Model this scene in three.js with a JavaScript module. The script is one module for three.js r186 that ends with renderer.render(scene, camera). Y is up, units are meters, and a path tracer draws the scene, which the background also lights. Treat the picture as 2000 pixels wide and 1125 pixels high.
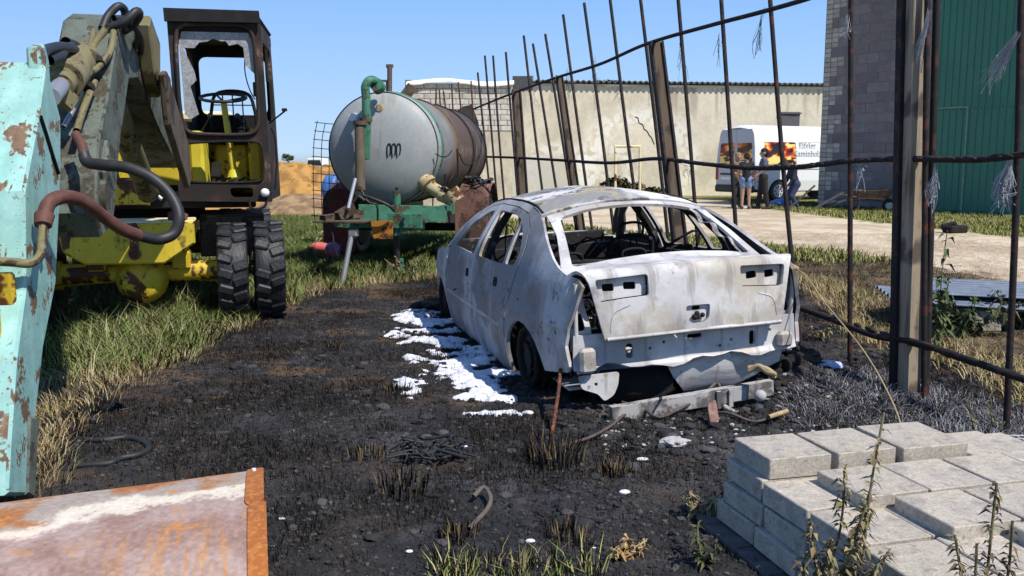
import * as THREE from 'three';
import { mergeGeometries } from 'three/addons/utils/BufferGeometryUtils.js';
import { ConvexGeometry } from 'three/addons/geometries/ConvexGeometry.js';
import { MarchingCubes } from 'three/addons/objects/MarchingCubes.js';
import { FontLoader } from 'three/addons/loaders/FontLoader.js';
import { TextGeometry } from 'three/addons/geometries/TextGeometry.js';

// ---------------------------------------------------------------- camera, sky, sun
const scene = new THREE.Scene();
const F = 1750, EYE = 1.48, PITCH = Math.atan(247.5 / F);          // focal length in photo pixels, eye height
const camera = new THREE.PerspectiveCamera(2 * Math.atan(562.5 / F) * 180 / Math.PI, 16 / 9, 0.1, 4000);
camera.position.set(0, EYE, 0); camera.rotation.set(-PITCH, 0, 0);
const sunDir = new THREE.Vector3(0.743 * 0.588, 0.809, 0.669 * 0.588).normalize();   // behind the camera's right shoulder, 54 degrees up
{
  const W = 512, H = 256, d = new Float32Array(W * H * 4);
  const stops = [[-1, .30, .27, .22], [-.02, .40, .45, .50], [0, .47, .63, .80], [.08, .34, .54, .83], [.18, .225, .43, .80], [.45, .115, .255, .58], [1, .065, .155, .39]];
  for (let j = 0; j < H; j++) for (let i = 0; i < W; i++) {
    const e = Math.sin(((j + .5) / H - .5) * Math.PI); let k = 0; while (k < stops.length - 2 && e > stops[k + 1][0]) k++;
    const a = stops[k], b = stops[k + 1], t = Math.min(1, Math.max(0, (e - a[0]) / (b[0] - a[0]))), o = (j * W + i) * 4;
    for (let c = 0; c < 3; c++) d[o + c] = a[c + 1] + (b[c + 1] - a[c + 1]) * t;
    d[o + 3] = 1;
  }
  const sky = new THREE.DataTexture(d, W, H, THREE.RGBAFormat, THREE.FloatType);
  sky.mapping = THREE.EquirectangularReflectionMapping; sky.magFilter = THREE.LinearFilter; sky.needsUpdate = true;
  scene.background = sky; scene.environment = sky;
}
const sun = new THREE.DirectionalLight(new THREE.Color(1, .95, .87), 4.4);
sun.position.copy(sunDir).multiplyScalar(60); sun.position.z -= 12; sun.target.position.set(0, 0, -12); scene.add(sun, sun.target);
sun.castShadow = true; sun.shadow.mapSize.set(4096, 4096);
Object.assign(sun.shadow.camera, { left: -40, right: 40, top: 40, bottom: -40, near: 1, far: 150 });
const EXPOSURE = 1.24;

// ---------------------------------------------------------------- numbers, noise, picture-to-place helpers
const V = (x, y, z) => new THREE.Vector3(x, y, z);
let seed = 7; function rnd() { seed = (seed + 0x6D2B79F5) | 0; let t = Math.imul(seed ^ (seed >>> 15), 1 | seed); t = (t + Math.imul(t ^ (t >>> 7), 61 | t)) ^ t; return ((t ^ (t >>> 14)) >>> 0) / 4294967296; }
const rr = (a, b) => a + (b - a) * rnd();
const clamp = (x, a = 0, b = 1) => Math.min(b, Math.max(a, x)), lerp = (a, b, t) => a + (b - a) * t;
const ss = (a, b, x) => { const t = clamp((x - a) / (b - a)); return t * t * (3 - 2 * t); };
const mix3 = (a, b, t) => [lerp(a[0], b[0], t), lerp(a[1], b[1], t), lerp(a[2], b[2], t)];
function hsh(x, y, s = 0) { let h = Math.imul(x, 374761393) + Math.imul(y, 668265263) + Math.imul(s, 974634777); h = Math.imul(h ^ (h >>> 13), 1274126177); return ((h ^ (h >>> 16)) >>> 0) / 4294967296; }
function vn(x, y, p = 0, s = 0) {
  let xi = Math.floor(x), yi = Math.floor(y); const fx = x - xi, fy = y - yi, u = fx * fx * (3 - 2 * fx), v = fy * fy * (3 - 2 * fy); let x1 = xi + 1, y1 = yi + 1;
  if (p) { xi = ((xi % p) + p) % p; yi = ((yi % p) + p) % p; x1 = ((x1 % p) + p) % p; y1 = ((y1 % p) + p) % p; }
  const a = hsh(xi, yi, s), b = hsh(x1, yi, s), c = hsh(xi, y1, s), d = hsh(x1, y1, s);
  return a + (b - a) * u + (c - a) * v + (a - b - c + d) * u * v;
}
function fbm(x, y, o = 4, p = 0, s = 0) { let a = .5, t = 0, n = 0; for (let i = 0; i < o; i++) { t += a * vn(x, y, p, s + i * 17); n += a; a *= .5; x *= 2; y *= 2; p *= 2; } return t / n; }
function ip(t, x) { if (x <= t[0][0]) return t[0][1]; for (let i = 1; i < t.length; i++) if (x <= t[i][0]) { const k = (x - t[i - 1][0]) / (t[i][0] - t[i - 1][0]); return lerp(t[i - 1][1], t[i][1], k); } return t[t.length - 1][1]; }
const ips = (t, x, w) => (ip(t, x - w) + ip(t, x - w / 2) + 2 * ip(t, x) + ip(t, x + w / 2) + ip(t, x + w)) / 6;
const cP = Math.cos(PITCH), sP = Math.sin(PITCH);
function ray(px, py) { const u = (px - 1000) / F, v = (py - 562.5) / F; return [u, -sP - v * cP, -cP + v * sP]; }
function at(px, py, d) { const r = ray(px, py), t = d / -r[2]; return V(r[0] * t, EYE + r[1] * t, -d); }
function grd(px, py) { const r = ray(px, py), t = EYE / -r[1]; return V(r[0] * t, 0, r[2] * t); }
function hitP(px, py, P, D) { const r = ray(px, py); const nx = D[1], nz = -D[0], t = (P[0] * nx + P[1] * nz) / (r[0] * nx + r[2] * nz); return V(r[0] * t, EYE + r[1] * t, r[2] * t); }
const poly = pts => pts.map(([a, b]) => { const g = grd(a, b); return [g.x, g.z]; });
function sd(p, x, z) {                                              // signed distance to a polygon on the ground, > 0 inside
  let d = 1e9, s = false;
  for (let i = 0, j = p.length - 1; i < p.length; j = i++) {
    const ax = p[j][0], az = p[j][1], bx = p[i][0], bz = p[i][1], ex = bx - ax, ez = bz - az, t = clamp(((x - ax) * ex + (z - az) * ez) / (ex * ex + ez * ez));
    d = Math.min(d, (x - ax - ex * t) ** 2 + (z - az - ez * t) ** 2);
    if ((az > z) !== (bz > z) && x < (bx - ax) * (z - az) / (bz - az) + ax) s = !s;
  }
  return (s ? 1 : -1) * Math.sqrt(d);
}

// ---------------------------------------------------------------- textures and materials
function tex(n, fn, tile = 1, srgb = true) {
  const d = new Uint8Array(n * n * 4);
  for (let j = 0; j < n; j++) for (let i = 0; i < n; i++) { const c = fn((i + .5) / n, (j + .5) / n), o = (j * n + i) * 4; for (let k = 0; k < 3; k++) d[o + k] = clamp(c[k]) * 255; d[o + 3] = 255; }
  const t = new THREE.DataTexture(d, n, n); t.wrapS = t.wrapT = THREE.RepeatWrapping; t.magFilter = THREE.LinearFilter; t.minFilter = THREE.LinearMipmapLinearFilter; t.generateMipmaps = true;
  if (srgb) t.colorSpace = THREE.SRGBColorSpace; t.repeat.set(1 / tile, 1 / tile); t.needsUpdate = true; return t;
}
const g1 = x => [x, x, x];
const bumpFine = tex(512, (u, v) => g1(.6 * fbm(u * 24, v * 24, 4, 24, 3) + .4 * fbm(u * 96, v * 96, 2, 96, 9)), .8, false);
const bumpSoft = tex(256, (u, v) => g1(fbm(u * 6, v * 6, 5, 6, 5)), 1.1, false);
const bumpSoil = tex(512, (u, v) => { const a = fbm(u * 10, v * 10, 6, 10, 31), b = vn(u * 130, v * 130, 130, 5); return g1(.7 * a + .3 * b); }, 1.3, false);
const M = {};
function mat(name, o) { const m = new THREE.MeshStandardMaterial({ roughness: .85, side: THREE.DoubleSide, ...o }); m.name = name; M[name] = m; return m; }
// worn paint: base colour, pale chalking, rust patches with an outline of their own, dark grime specks
function paint(base, o = {}) {
  const { rust = [.35, .17, .08], amt = .5, grime = [.16, .13, .1], gr = .35, chalk = .06, s = 1, tile = 1.6, n = 512, streak = .5 } = o;
  return tex(n, (u, v) => {
    const a = fbm(u * 5, v * 5, 6, 5, s), b = fbm(u * 11, v * 3, 5, 0, s + 40) * 0 + fbm(u * 12, v * 4 * 1, 5, 4, s + 40), f = fbm(u * 40, v * 40, 3, 40, s + 80);
    let c = base.map(x => x + (fbm(u * 9, v * 9, 4, 9, s + 3) - .5) * chalk * 2 + (f - .5) * .05);
    const r = ss(.62 - amt * .25, .68 - amt * .25, a * .75 + f * .25); c = mix3(c, mix3(rust, [rust[0] * .6, rust[1] * .55, rust[2] * .5], f), r * .92);
    const g = ss(.6, .78, b * .7 + f * .3); c = mix3(c, grime, g * gr);
    if (streak) { const st = ss(.6, .8, fbm(u * 60, v * 3, 3, 3, s + 120) * .6 + a * .4); c = mix3(c, rust, st * streak * .5); }
    const sp = ss(.74, .8, f); return mix3(c, [.25, .14, .08], sp * amt);
  }, tile);
}
const specks = (base, vari, s, tile, n = 256, o = 9) => tex(n, (u, v) => { const a = fbm(u * o, v * o, 5, o, s) - .5, b = vn(u * n / 3, v * n / 3, Math.floor(n / 3), s + 5) - .5; return base.map((x, i) => x + (a * 1.5 + b * .6) * vari[i]); }, tile);
mat('char_steel', { map: tex(256, (u, v) => { const a = fbm(u * 8, v * 8, 5, 8, 2), b = fbm(u * 30, v * 30, 3, 30, 9); return mix3([.10, .085, .085], [.30, .17, .12], ss(.5, .75, a * .7 + b * .3)); }, .5), roughness: .8, metalness: .15, bumpMap: bumpFine, bumpScale: .002 });
mat('rust_steel', { map: tex(256, (u, v) => { const a = fbm(u * 7, v * 7, 5, 7, 12), b = fbm(u * 40, v * 40, 3, 40, 9); return mix3(mix3([.42, .24, .15], [.27, .17, .14], a * 1.3), [.56, .34, .2], ss(.55, .75, b)); }, .6), roughness: .9, bumpMap: bumpFine, bumpScale: .002 });
mat('cab_steel', { map: tex(512, (u, v) => { const a = fbm(u * 4, v * 4, 6, 4, 62), b = fbm(u * 26, v * 26, 3, 26, 9); return mix3(mix3([.13, .10, .085], [.27, .19, .155], ss(.35, .7, a)), [.47, .40, .35], ss(.6, .78, a * .55 + b * .45)); }, 1.1), roughness: .75, metalness: .1, bumpMap: bumpFine, bumpScale: .002 });
mat('soot', { map: specks([.09, .082, .08], [.08, .075, .07], 21, .7), roughness: .95 });
mat('rubber', { color: new THREE.Color(.018, .018, .019), roughness: .6, bumpMap: bumpFine, bumpScale: .002 });
mat('hose', { map: specks([.16, .155, .16], [.06, .06, .06], 23, .4), roughness: .55 });
mat('hose_brown', { map: specks([.36, .22, .18], [.09, .07, .06], 24, .4), roughness: .7 });
mat('tyre_burnt', { map: specks([.13, .13, .14], [.10, .10, .10], 22, .5), roughness: .55, bumpMap: bumpFine, bumpScale: .006 });
mat('yellow', { map: paint([.78, .68, .16], { s: 5, amt: .22, gr: .75, grime: [.22, .19, .09], streak: .5 }), roughness: .6 });
mat('yellow_clean', { map: paint([.80, .74, .22], { s: 6, amt: .1, gr: .4, grime: [.4, .36, .14], streak: .15 }), roughness: .55 });
mat('cream', { map: paint([.86, .80, .64], { s: 7, amt: .05, gr: .2, streak: .1 }), roughness: .6 });
mat('turquoise', { map: paint([.57, .745, .715], { s: 8, amt: .30, rust: [.56, .42, .31], gr: .45, chalk: .07, streak: .9, tile: .55, grime: [.60, .50, .38] }), roughness: .5 });
mat('turquoise_dirty', { map: paint([.36, .39, .35], { s: 9, amt: .3, rust: [.32, .30, .25], gr: .8, grime: [.24, .22, .18], tile: .7 }), roughness: .8, bumpMap: bumpFine, bumpScale: .002 });
mat('olive', { map: paint([.46, .43, .30], { s: 10, amt: .2, rust: [.33, .26, .18], gr: .6, tile: .8 }), roughness: .8 });
mat('brown_plate', { map: paint([.36, .31, .25], { s: 11, amt: .3, rust: [.28, .2, .15], gr: .6, tile: 1.2 }), roughness: .85 });
mat('green_paint', { map: paint([.24, .47, .37], { s: 12, amt: .2, gr: .45, rust: [.38, .3, .2], tile: .9 }), roughness: .65 });
mat('tank_grey', { map: tex(512, (u, v) => { const a = fbm(u * 4, v * 4, 5, 4, 71), f = fbm(u * 50, v * 50, 3, 50, 3); const x = .60 + (a - .5) * .14 + (f - .5) * .05; return mix3([x * .98, x, x * .985], [.48, .45, .40], ss(.6, .75, fbm(u * 14, v * 3, 4, 0, 72)) * .35); }, 2), roughness: .55, metalness: .0 });
mat('tank_burnt', { map: tex(1024, (u, v) => { // u along the barrel 0..1, v round it
  const a = fbm(u * 5, v * 7, 6, 0, 91), f = fbm(u * 60, v * 60, 3, 0, 3), k = u + (a - .5) * .5; const grey = g1(.50 + (f - .5) * .08);
  let c = mix3(grey, [.47, .40, .33], ss(.12, .34, k)); c = mix3(c, [.36, .285, .24], ss(.3, .55, k)); c = mix3(c, [.27, .235, .225], ss(.55, .9, k)); return mix3(c, [.62, .58, .53], ss(.62, .72, fbm(u * 9, v * 12, 5, 0, 17)) * .35); }, 1), roughness: .7, metalness: .2 });
mat('white_paint', { color: new THREE.Color(.78, .79, .8), roughness: .35 });
mat('van_grey', { color: new THREE.Color(.50, .52, .56), roughness: .4 });
mat('dark_glass', { color: new THREE.Color(.02, .022, .026), roughness: .12 });
mat('black_plastic', { color: new THREE.Color(.03, .03, .032), roughness: .6 });
mat('steel', { color: new THREE.Color(.45, .45, .46), roughness: .4, metalness: .6 });
mat('ash_car', { vertexColors: true, map: tex(1024, (u, v) => {
  const a = fbm(u * 6, v * 6, 6, 6, 101), b = fbm(u * 14, v * 14, 5, 14, 111), f = fbm(u * 70, v * 70, 3, 70, 3), st = fbm(u * 40, v * 5, 4, 5, 121);
  let c = mix3([.80, .79, .785], [.68, .67, .67], ss(.42, .64, a)); c = mix3(c, [.50, .48, .475], ss(.56, .70, b * .55 + a * .2 + f * .25) * .7); c = mix3(c, [.64, .585, .49], ss(.57, .72, fbm(u * 5, v * 5, 6, 5, 131) * .8 + f * .2) * .5);
  c = mix3(c, [.47, .45, .44], ss(.62, .78, st) * .4); c = mix3(c, [.3, .28, .27], ss(.76, .82, f * .6 + b * .4) * .6); return c.map(x => x + (f - .5) * .06); }, 2.0), roughness: .75, bumpMap: bumpFine, bumpScale: .0012 });
mat('ash_side', { vertexColors: true, map: tex(1024, (u, v) => {  // door and quarter panels: heavier stains, plus side shade darkened into the greys
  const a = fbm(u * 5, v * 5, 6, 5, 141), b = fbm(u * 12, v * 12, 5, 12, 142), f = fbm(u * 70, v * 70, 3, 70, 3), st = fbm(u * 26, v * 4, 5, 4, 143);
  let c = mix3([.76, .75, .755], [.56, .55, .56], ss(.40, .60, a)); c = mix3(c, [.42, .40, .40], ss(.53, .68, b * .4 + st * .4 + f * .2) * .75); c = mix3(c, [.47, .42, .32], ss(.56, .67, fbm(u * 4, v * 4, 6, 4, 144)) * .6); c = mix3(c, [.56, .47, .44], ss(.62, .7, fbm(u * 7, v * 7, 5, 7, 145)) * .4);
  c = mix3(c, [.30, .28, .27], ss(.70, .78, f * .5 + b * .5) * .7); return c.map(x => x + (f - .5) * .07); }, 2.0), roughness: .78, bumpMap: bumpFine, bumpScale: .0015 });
mat('roof_ash', { vertexColors: true, map: tex(512, (u, v) => {
  const a = fbm(u * 5, v * 5, 6, 5, 201), b = fbm(u * 8, v * 8, 5, 8, 211), f = fbm(u * 60, v * 60, 3, 60, 3), e = fbm(u * 14, v * 14, 5, 14, 221);
  let c = mix3([.82, .81, .80], [.55, .54, .53], ss(.40, .60, a)); c = mix3(c, [.70, .62, .45], ss(.58, .68, b) * .65); c = mix3(c, [.36, .35, .34], ss(.56, .66, e * .65 + f * .35) * .9); return c.map(x => x + (f - .5) * .07); }, 1.7), roughness: .8, bumpMap: bumpFine, bumpScale: .0015 });
mat('burnt_interior', { map: tex(256, (u, v) => { const a = fbm(u * 7, v * 7, 5, 7, 301), f = fbm(u * 40, v * 40, 3, 40, 3); return mix3([.10, .095, .10], [.36, .34, .34], ss(.58, .8, a * .6 + f * .4)); }, .8), roughness: .9 });
mat('ash_metal', { map: tex(256, (u, v) => { const a = fbm(u * 7, v * 7, 5, 7, 302), f = fbm(u * 40, v * 40, 3, 40, 3); return mix3([.66, .65, .64], [.36, .34, .33], ss(.45, .7, a * .7 + f * .3)); }, .7), roughness: .85 });
mat('foam', { color: new THREE.Color(.66, .67, .73), roughness: .9, bumpMap: bumpSoft, bumpScale: .006 });
mat('straw', { map: specks([.64, .56, .42], [.12, .12, .1], 401, .3), roughness: .9 });
mat('net_ash', { color: new THREE.Color(.40, .40, .43), roughness: .8 });
mat('net_char', { color: new THREE.Color(.05, .045, .045), roughness: .8 });
mat('post_wood', { map: tex(256, (u, v) => { const a = fbm(u * 22, v * 2, 5, 2, 411), b = fbm(u * 5, v * 5, 4, 5, 415); return mix3(mix3([.60, .54, .46], [.42, .36, .30], ss(.4, .7, a)), [.25, .21, .19], ss(.56, .7, b) * .7); }, .9), roughness: .9, bumpMap: bumpFine, bumpScale: .002 });
mat('grey_wood', { map: tex(256, (u, v) => { const a = fbm(u * 3, v * 26, 5, 3, 421); return mix3([.46, .44, .42], [.28, .26, .25], a * 1.2); }, .9), roughness: .9 });
const paver = k => mat('paver_' + k, { map: tex(256, (u, v) => { const a = fbm(u * 6, v * 6, 5, 6, 430 + k), b = vn(u * 110, v * 110, 110, 5 + k), c = fbm(u * 24, v * 24, 3, 24, 440 + k); const x = .64 + k * .025 + (a - .5) * .26 + (b - .5) * .14; let col = [x * 1.04, x * .985, x * .905]; col = mix3(col, [.40, .37, .33], ss(.60, .78, c * .7 + b * .3) * .5); return mix3(col, [.52, .48, .37], ss(.5, .8, a) * .4); }, .55), roughness: .95, bumpMap: bumpFine, bumpScale: .003 });
const pavers = [paver(0), paver(1), paver(2)];
const mul = (m, name, r, g, b) => { const c = m.clone(); c.name = name; c.color.setRGB(r, g, b); M[name] = c; return c; };

// ---------------------------------------------------------------- geometry helpers (each returns a plain geometry with position, normal, uv)
function clean(g) { if (g.index) g = g.toNonIndexed(); for (const k of Object.keys(g.attributes)) if (!['position', 'normal', 'uv', 'color'].includes(k)) g.deleteAttribute(k); if (!g.attributes.normal) g.computeVertexNormals(); return g; }
function boxUV(g) {                                                  // uv in metres, laid on the side that a face points to
  g = clean(g); const p = g.attributes.position, n = p.count, uv = new Float32Array(n * 2), a = V(), b = V(), c = V();
  for (let i = 0; i < n; i += 3) {
    a.fromBufferAttribute(p, i); b.fromBufferAttribute(p, i + 1); c.fromBufferAttribute(p, i + 2);
    const f = b.clone().sub(a).cross(c.clone().sub(a)), x = Math.abs(f.x), y = Math.abs(f.y), z = Math.abs(f.z);
    [a, b, c].forEach((q, k) => { const o = (i + k) * 2; if (y > x && y > z) { uv[o] = q.x; uv[o + 1] = q.z; } else if (x > z) { uv[o] = q.z; uv[o + 1] = q.y; } else { uv[o] = q.x; uv[o + 1] = q.y; } });
  }
  g.setAttribute('uv', new THREE.BufferAttribute(uv, 2)); return g;
}
const cbCache = {};
function cbox(w, h, d, c = .004) {                                   // box with chamfered edges, 44 triangles
  const key = [w, h, d, c].map(x => x.toFixed(4)).join(); if (cbCache[key]) return cbCache[key].clone();
  const pts = []; for (const x of [-1, 1]) for (const y of [-1, 1]) for (const z of [-1, 1]) { const X = x * w / 2, Y = y * h / 2, Z = z * d / 2; pts.push(V(X - x * c, Y - y * c, Z), V(X - x * c, Y, Z - z * c), V(X, Y - y * c, Z - z * c)); }
  const g = new ConvexGeometry(pts); cbCache[key] = g; return g.clone();
}
const tr = (g, x, y, z) => g.translate(x, y, z);
function frame(g, o, X, Y, Z) {
  const m = new THREE.Matrix4().makeBasis(X, Y, Z).setPosition(o); g.applyMatrix4(m);
  if (m.determinant() < 0) { g = clean(g); for (const k of Object.keys(g.attributes)) { const a = g.attributes[k], n = a.itemSize, d = a.array; for (let i = 0; i < a.count; i += 3) for (let j = 0; j < n; j++) { const t = d[(i + 1) * n + j]; d[(i + 1) * n + j] = d[(i + 2) * n + j]; d[(i + 2) * n + j] = t; } } }
  return g;
}
function bar(p, q, w, h = w, up = V(0, 1, 0), c = .003) {            // square bar from p to q
  const Z = q.clone().sub(p), L = Z.length(); Z.normalize(); let X = up.clone().cross(Z); if (X.length() < .05) X = V(1, 0, 0).cross(Z); X.normalize(); const Y = Z.clone().cross(X);
  return boxUV(frame(cbox(w, h, L, Math.min(c, w / 3, h / 3)), p.clone().add(q).multiplyScalar(.5), X, Y, Z));
}
function cyl(p, q, r0, r1 = r0, n = 16, open = false) {
  const Y = q.clone().sub(p), L = Y.length(); Y.normalize(); const X = Math.abs(Y.y) > .95 ? V(1, 0, 0) : V(0, 1, 0).cross(Y).normalize(); const Z = X.clone().cross(Y).normalize(); X.copy(Y).cross(Z);
  const g = new THREE.CylinderGeometry(r1, r0, L, n, 1, open); return boxUV(frame(g, p.clone().add(q).multiplyScalar(.5), X, Y, Z));
}
function tube(pts, r, n = 8, seg = 0, closed = false) { const c = new THREE.CatmullRomCurve3(pts, closed, 'centripetal'); return boxUV(new THREE.TubeGeometry(c, seg || pts.length * 6, r, n, closed)); }
function lathe(prof, n = 32) { return clean(new THREE.LatheGeometry(prof.map(([a, b]) => new THREE.Vector2(a, b)), n)); }
function ext(pts, depth, bevel = .006, holes = []) {                 // polygon in xy extruded along z, centred on z = 0
  const s = new THREE.Shape(pts.map(([a, b]) => new THREE.Vector2(a, b))); for (const h of holes) s.holes.push(new THREE.Path(h.map(([a, b]) => new THREE.Vector2(a, b))));
  const g = new THREE.ExtrudeGeometry(s, { depth: depth - 2 * bevel, bevelEnabled: bevel > 0, bevelThickness: bevel, bevelSize: bevel, bevelOffset: -bevel, bevelSegments: 1, curveSegments: 4 }); g.translate(0, 0, -depth / 2 + bevel); return boxUV(g);
}
function round(pts, r = .05, n = 4) {                                // rounded polygon corners
  const out = [], N = pts.length;
  for (let i = 0; i < N; i++) { const p = pts[i], a = pts[(i + N - 1) % N], b = pts[(i + 1) % N], la = Math.hypot(a[0] - p[0], a[1] - p[1]), lb = Math.hypot(b[0] - p[0], b[1] - p[1]), k = Math.min(p[2] || r, la * .45, lb * .45);
    const A = [p[0] + (a[0] - p[0]) / la * k, p[1] + (a[1] - p[1]) / la * k], B = [p[0] + (b[0] - p[0]) / lb * k, p[1] + (b[1] - p[1]) / lb * k];
    for (let j = 0; j <= n; j++) { const t = j / n, q = 1 - t; out.push([q * q * A[0] + 2 * q * t * p[0] + t * t * B[0], q * q * A[1] + 2 * q * t * p[1] + t * t * B[1]]); } }
  return out;
}
const rect = (x0, y0, x1, y1, r = 0) => { const p = [[x0, y0], [x1, y0], [x1, y1], [x0, y1]]; return r ? round(p, r) : p; };
// sheet of metal: a polygon with holes in (u, v), cut fine, bent by map(u, v) into space, with thickness and edges
function panel(con, holes, map, o = {}) {
  const { max = .06, thick = .02, flip = false, inner = null } = o; const vv = l => l.map(([a, b]) => new THREE.Vector2(a, b));
  let C = vv(con), Hs = holes.map(vv); if (THREE.ShapeUtils.isClockWise(C)) C.reverse(); Hs.forEach(h => { if (!THREE.ShapeUtils.isClockWise(h)) h.reverse(); });
  let P = [...C, ...Hs.flat()].map(p => [p.x, p.y]), T = THREE.ShapeUtils.triangulateShape(C, Hs);
  for (let it = 0; it < 9; it++) {
    const mid = new Map(), N = []; let any = false;
    const m = (a, b) => { const k = a < b ? a * 1e6 + b : b * 1e6 + a; if (mid.has(k)) return mid.get(k); let r = -1; if (Math.hypot(P[a][0] - P[b][0], P[a][1] - P[b][1]) > max) { r = P.length; P.push([(P[a][0] + P[b][0]) / 2, (P[a][1] + P[b][1]) / 2]); any = true; } mid.set(k, r); return r; };
    for (const [a, b, c] of T) { const x = m(a, b), y = m(b, c), z = m(c, a), k = (x >= 0) + (y >= 0) + (z >= 0);
      if (k === 0) N.push([a, b, c]); else if (k === 3) N.push([a, x, z], [x, b, y], [z, y, c], [x, y, z]);
      else if (k === 1) { if (x >= 0) N.push([a, x, c], [x, b, c]); else if (y >= 0) N.push([a, b, y], [a, y, c]); else N.push([a, b, z], [z, b, c]); }
      else { if (x < 0) N.push([a, b, y], [a, y, z], [z, y, c]); else if (y < 0) N.push([b, c, z], [b, z, x], [x, z, a]); else N.push([c, a, x], [c, x, y], [y, x, b]); } }
    T = N; if (!any) break;
  }
  const e = .004, at3 = (u, v) => { const q = map(u, v); return q.isVector3 ? q : V(...q); };
  const nor = (u, v) => { const n = at3(u + e, v).sub(at3(u - e, v)).cross(at3(u, v + e).sub(at3(u, v - e))).normalize(); return flip ? n.negate() : n; };
  const pos = [], nr = [], uv = [], col = [], O = P.map(([u, v]) => at3(u, v)), Nn = P.map(([u, v]) => nor(u, v)), I = O.map((p, i) => p.clone().addScaledVector(Nn[i], -thick));
  const ic = inner || [1, 1, 1];
  const tri = (a, b, c, na, nb, nc, ua, ub, uc, k) => { const gn = b.clone().sub(a).cross(c.clone().sub(a)); if (gn.dot(na) + gn.dot(nb) + gn.dot(nc) < 0) [b, c, nb, nc, ub, uc] = [c, b, nc, nb, uc, ub];
    for (const q of [a, b, c]) pos.push(q.x, q.y, q.z); for (const q of [na, nb, nc]) nr.push(q.x, q.y, q.z); for (const q of [ua, ub, uc]) uv.push(q[0], q[1]); for (let i = 0; i < 3; i++) col.push(...k); };
  for (const [a, b, c] of T) { tri(O[a], O[b], O[c], Nn[a], Nn[b], Nn[c], P[a], P[b], P[c], [1, 1, 1]); if (thick) { tri(I[a], I[b], I[c], Nn[a].clone().negate(), Nn[b].clone().negate(), Nn[c].clone().negate(), P[a], P[b], P[c], ic); } }
  if (thick) for (const L of [C, ...Hs]) for (let i = 0; i < L.length; i++) {
    const a = L[i], b = L[(i + 1) % L.length], k = Math.max(1, 2 ** Math.ceil(Math.log2(Math.max(1, a.distanceTo(b) / max))));
    for (let j = 0; j < k; j++) { const A = [lerp(a.x, b.x, j / k), lerp(a.y, b.y, j / k)], B = [lerp(a.x, b.x, (j + 1) / k), lerp(a.y, b.y, (j + 1) / k)], p = at3(...A), q = at3(...B), n = nor(...A), n2 = nor(...B), pi = p.clone().addScaledVector(n, -thick), qi = q.clone().addScaledVector(n2, -thick);
      const s = q.clone().sub(p).cross(n).normalize(); if (flip) s.negate(); tri(p, q, qi, s, s, s, A, B, B, [1, 1, 1]); tri(p, qi, pi, s, s, s, A, B, A, [1, 1, 1]); } }
  const g = new THREE.BufferGeometry(); g.setAttribute('position', new THREE.Float32BufferAttribute(pos, 3)); g.setAttribute('normal', new THREE.Float32BufferAttribute(nr, 3)); g.setAttribute('uv', new THREE.Float32BufferAttribute(uv, 2)); g.setAttribute('color', new THREE.Float32BufferAttribute(col, 3)); return g;
}
function join(list, colour) {
  list = list.flat().map(clean); const need = colour || list.some(g => g.attributes.color);
  list.forEach(g => { if (!g.attributes.uv) boxUV(g); if (need && !g.attributes.color) { const c = new Float32Array(g.attributes.position.count * 3).fill(1); g.setAttribute('color', new THREE.BufferAttribute(c, 3)); } if (!need && g.attributes.color) g.deleteAttribute('color'); });
  return list.length === 1 ? list[0] : mergeGeometries(list);
}
// ---------------------------------------------------------------- things, parts
const taken = {}; function numbered(n) { const k = taken[n] = (taken[n] ?? -1) + 1; return k ? n + '_' + String(k).padStart(3, '0') : n; }
function thing(name, label, category, base = V(0, 0, 0), group) { const o = new THREE.Group(); o.name = numbered(name); o.position.copy(base); o.userData = { label, category }; if (group) o.userData.group = group; scene.add(o); o.userData_base = base.clone(); return o; }
function sh(m) { m.castShadow = m.receiveShadow = true; return m; }
// part built in place-coordinates: moved into the frame of its thing
function part(name, list, m, parent, label) {
  const g = join([list].flat(), m.vertexColors); let r = parent, off = V(0, 0, 0); while (r && r !== scene) { off.add(r.position); r = r.parent; }
  if (!parent.userData_local) { g.translate(-off.x, -off.y, -off.z); }
  const o = sh(new THREE.Mesh(g, m)); o.name = name; if (label) o.userData.label = label; parent.add(o); if (parent.userData_local) o.userData_local = true; return o;
}
function single(name, list, m, label, category, group, base) { const g = join([list].flat(), m.vertexColors); if (!base) { g.computeBoundingBox(); const b = g.boundingBox; base = V((b.min.x + b.max.x) / 2, b.min.y, (b.min.z + b.max.z) / 2); } g.translate(-base.x, -base.y, -base.z); const o = sh(new THREE.Mesh(g, m)); o.position.copy(base); o.name = numbered(name); o.userData = { label, category }; if (group) o.userData.group = group; scene.add(o); return o; }
function struct(name, list, m) { const o = sh(new THREE.Mesh(join([list].flat(), m.vertexColors), m)); o.name = numbered(name); o.userData = { kind: 'structure' }; scene.add(o); return o; }
const local = o => { o.userData_local = true; return o; };           // parts of this thing are given in its own frame
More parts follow.
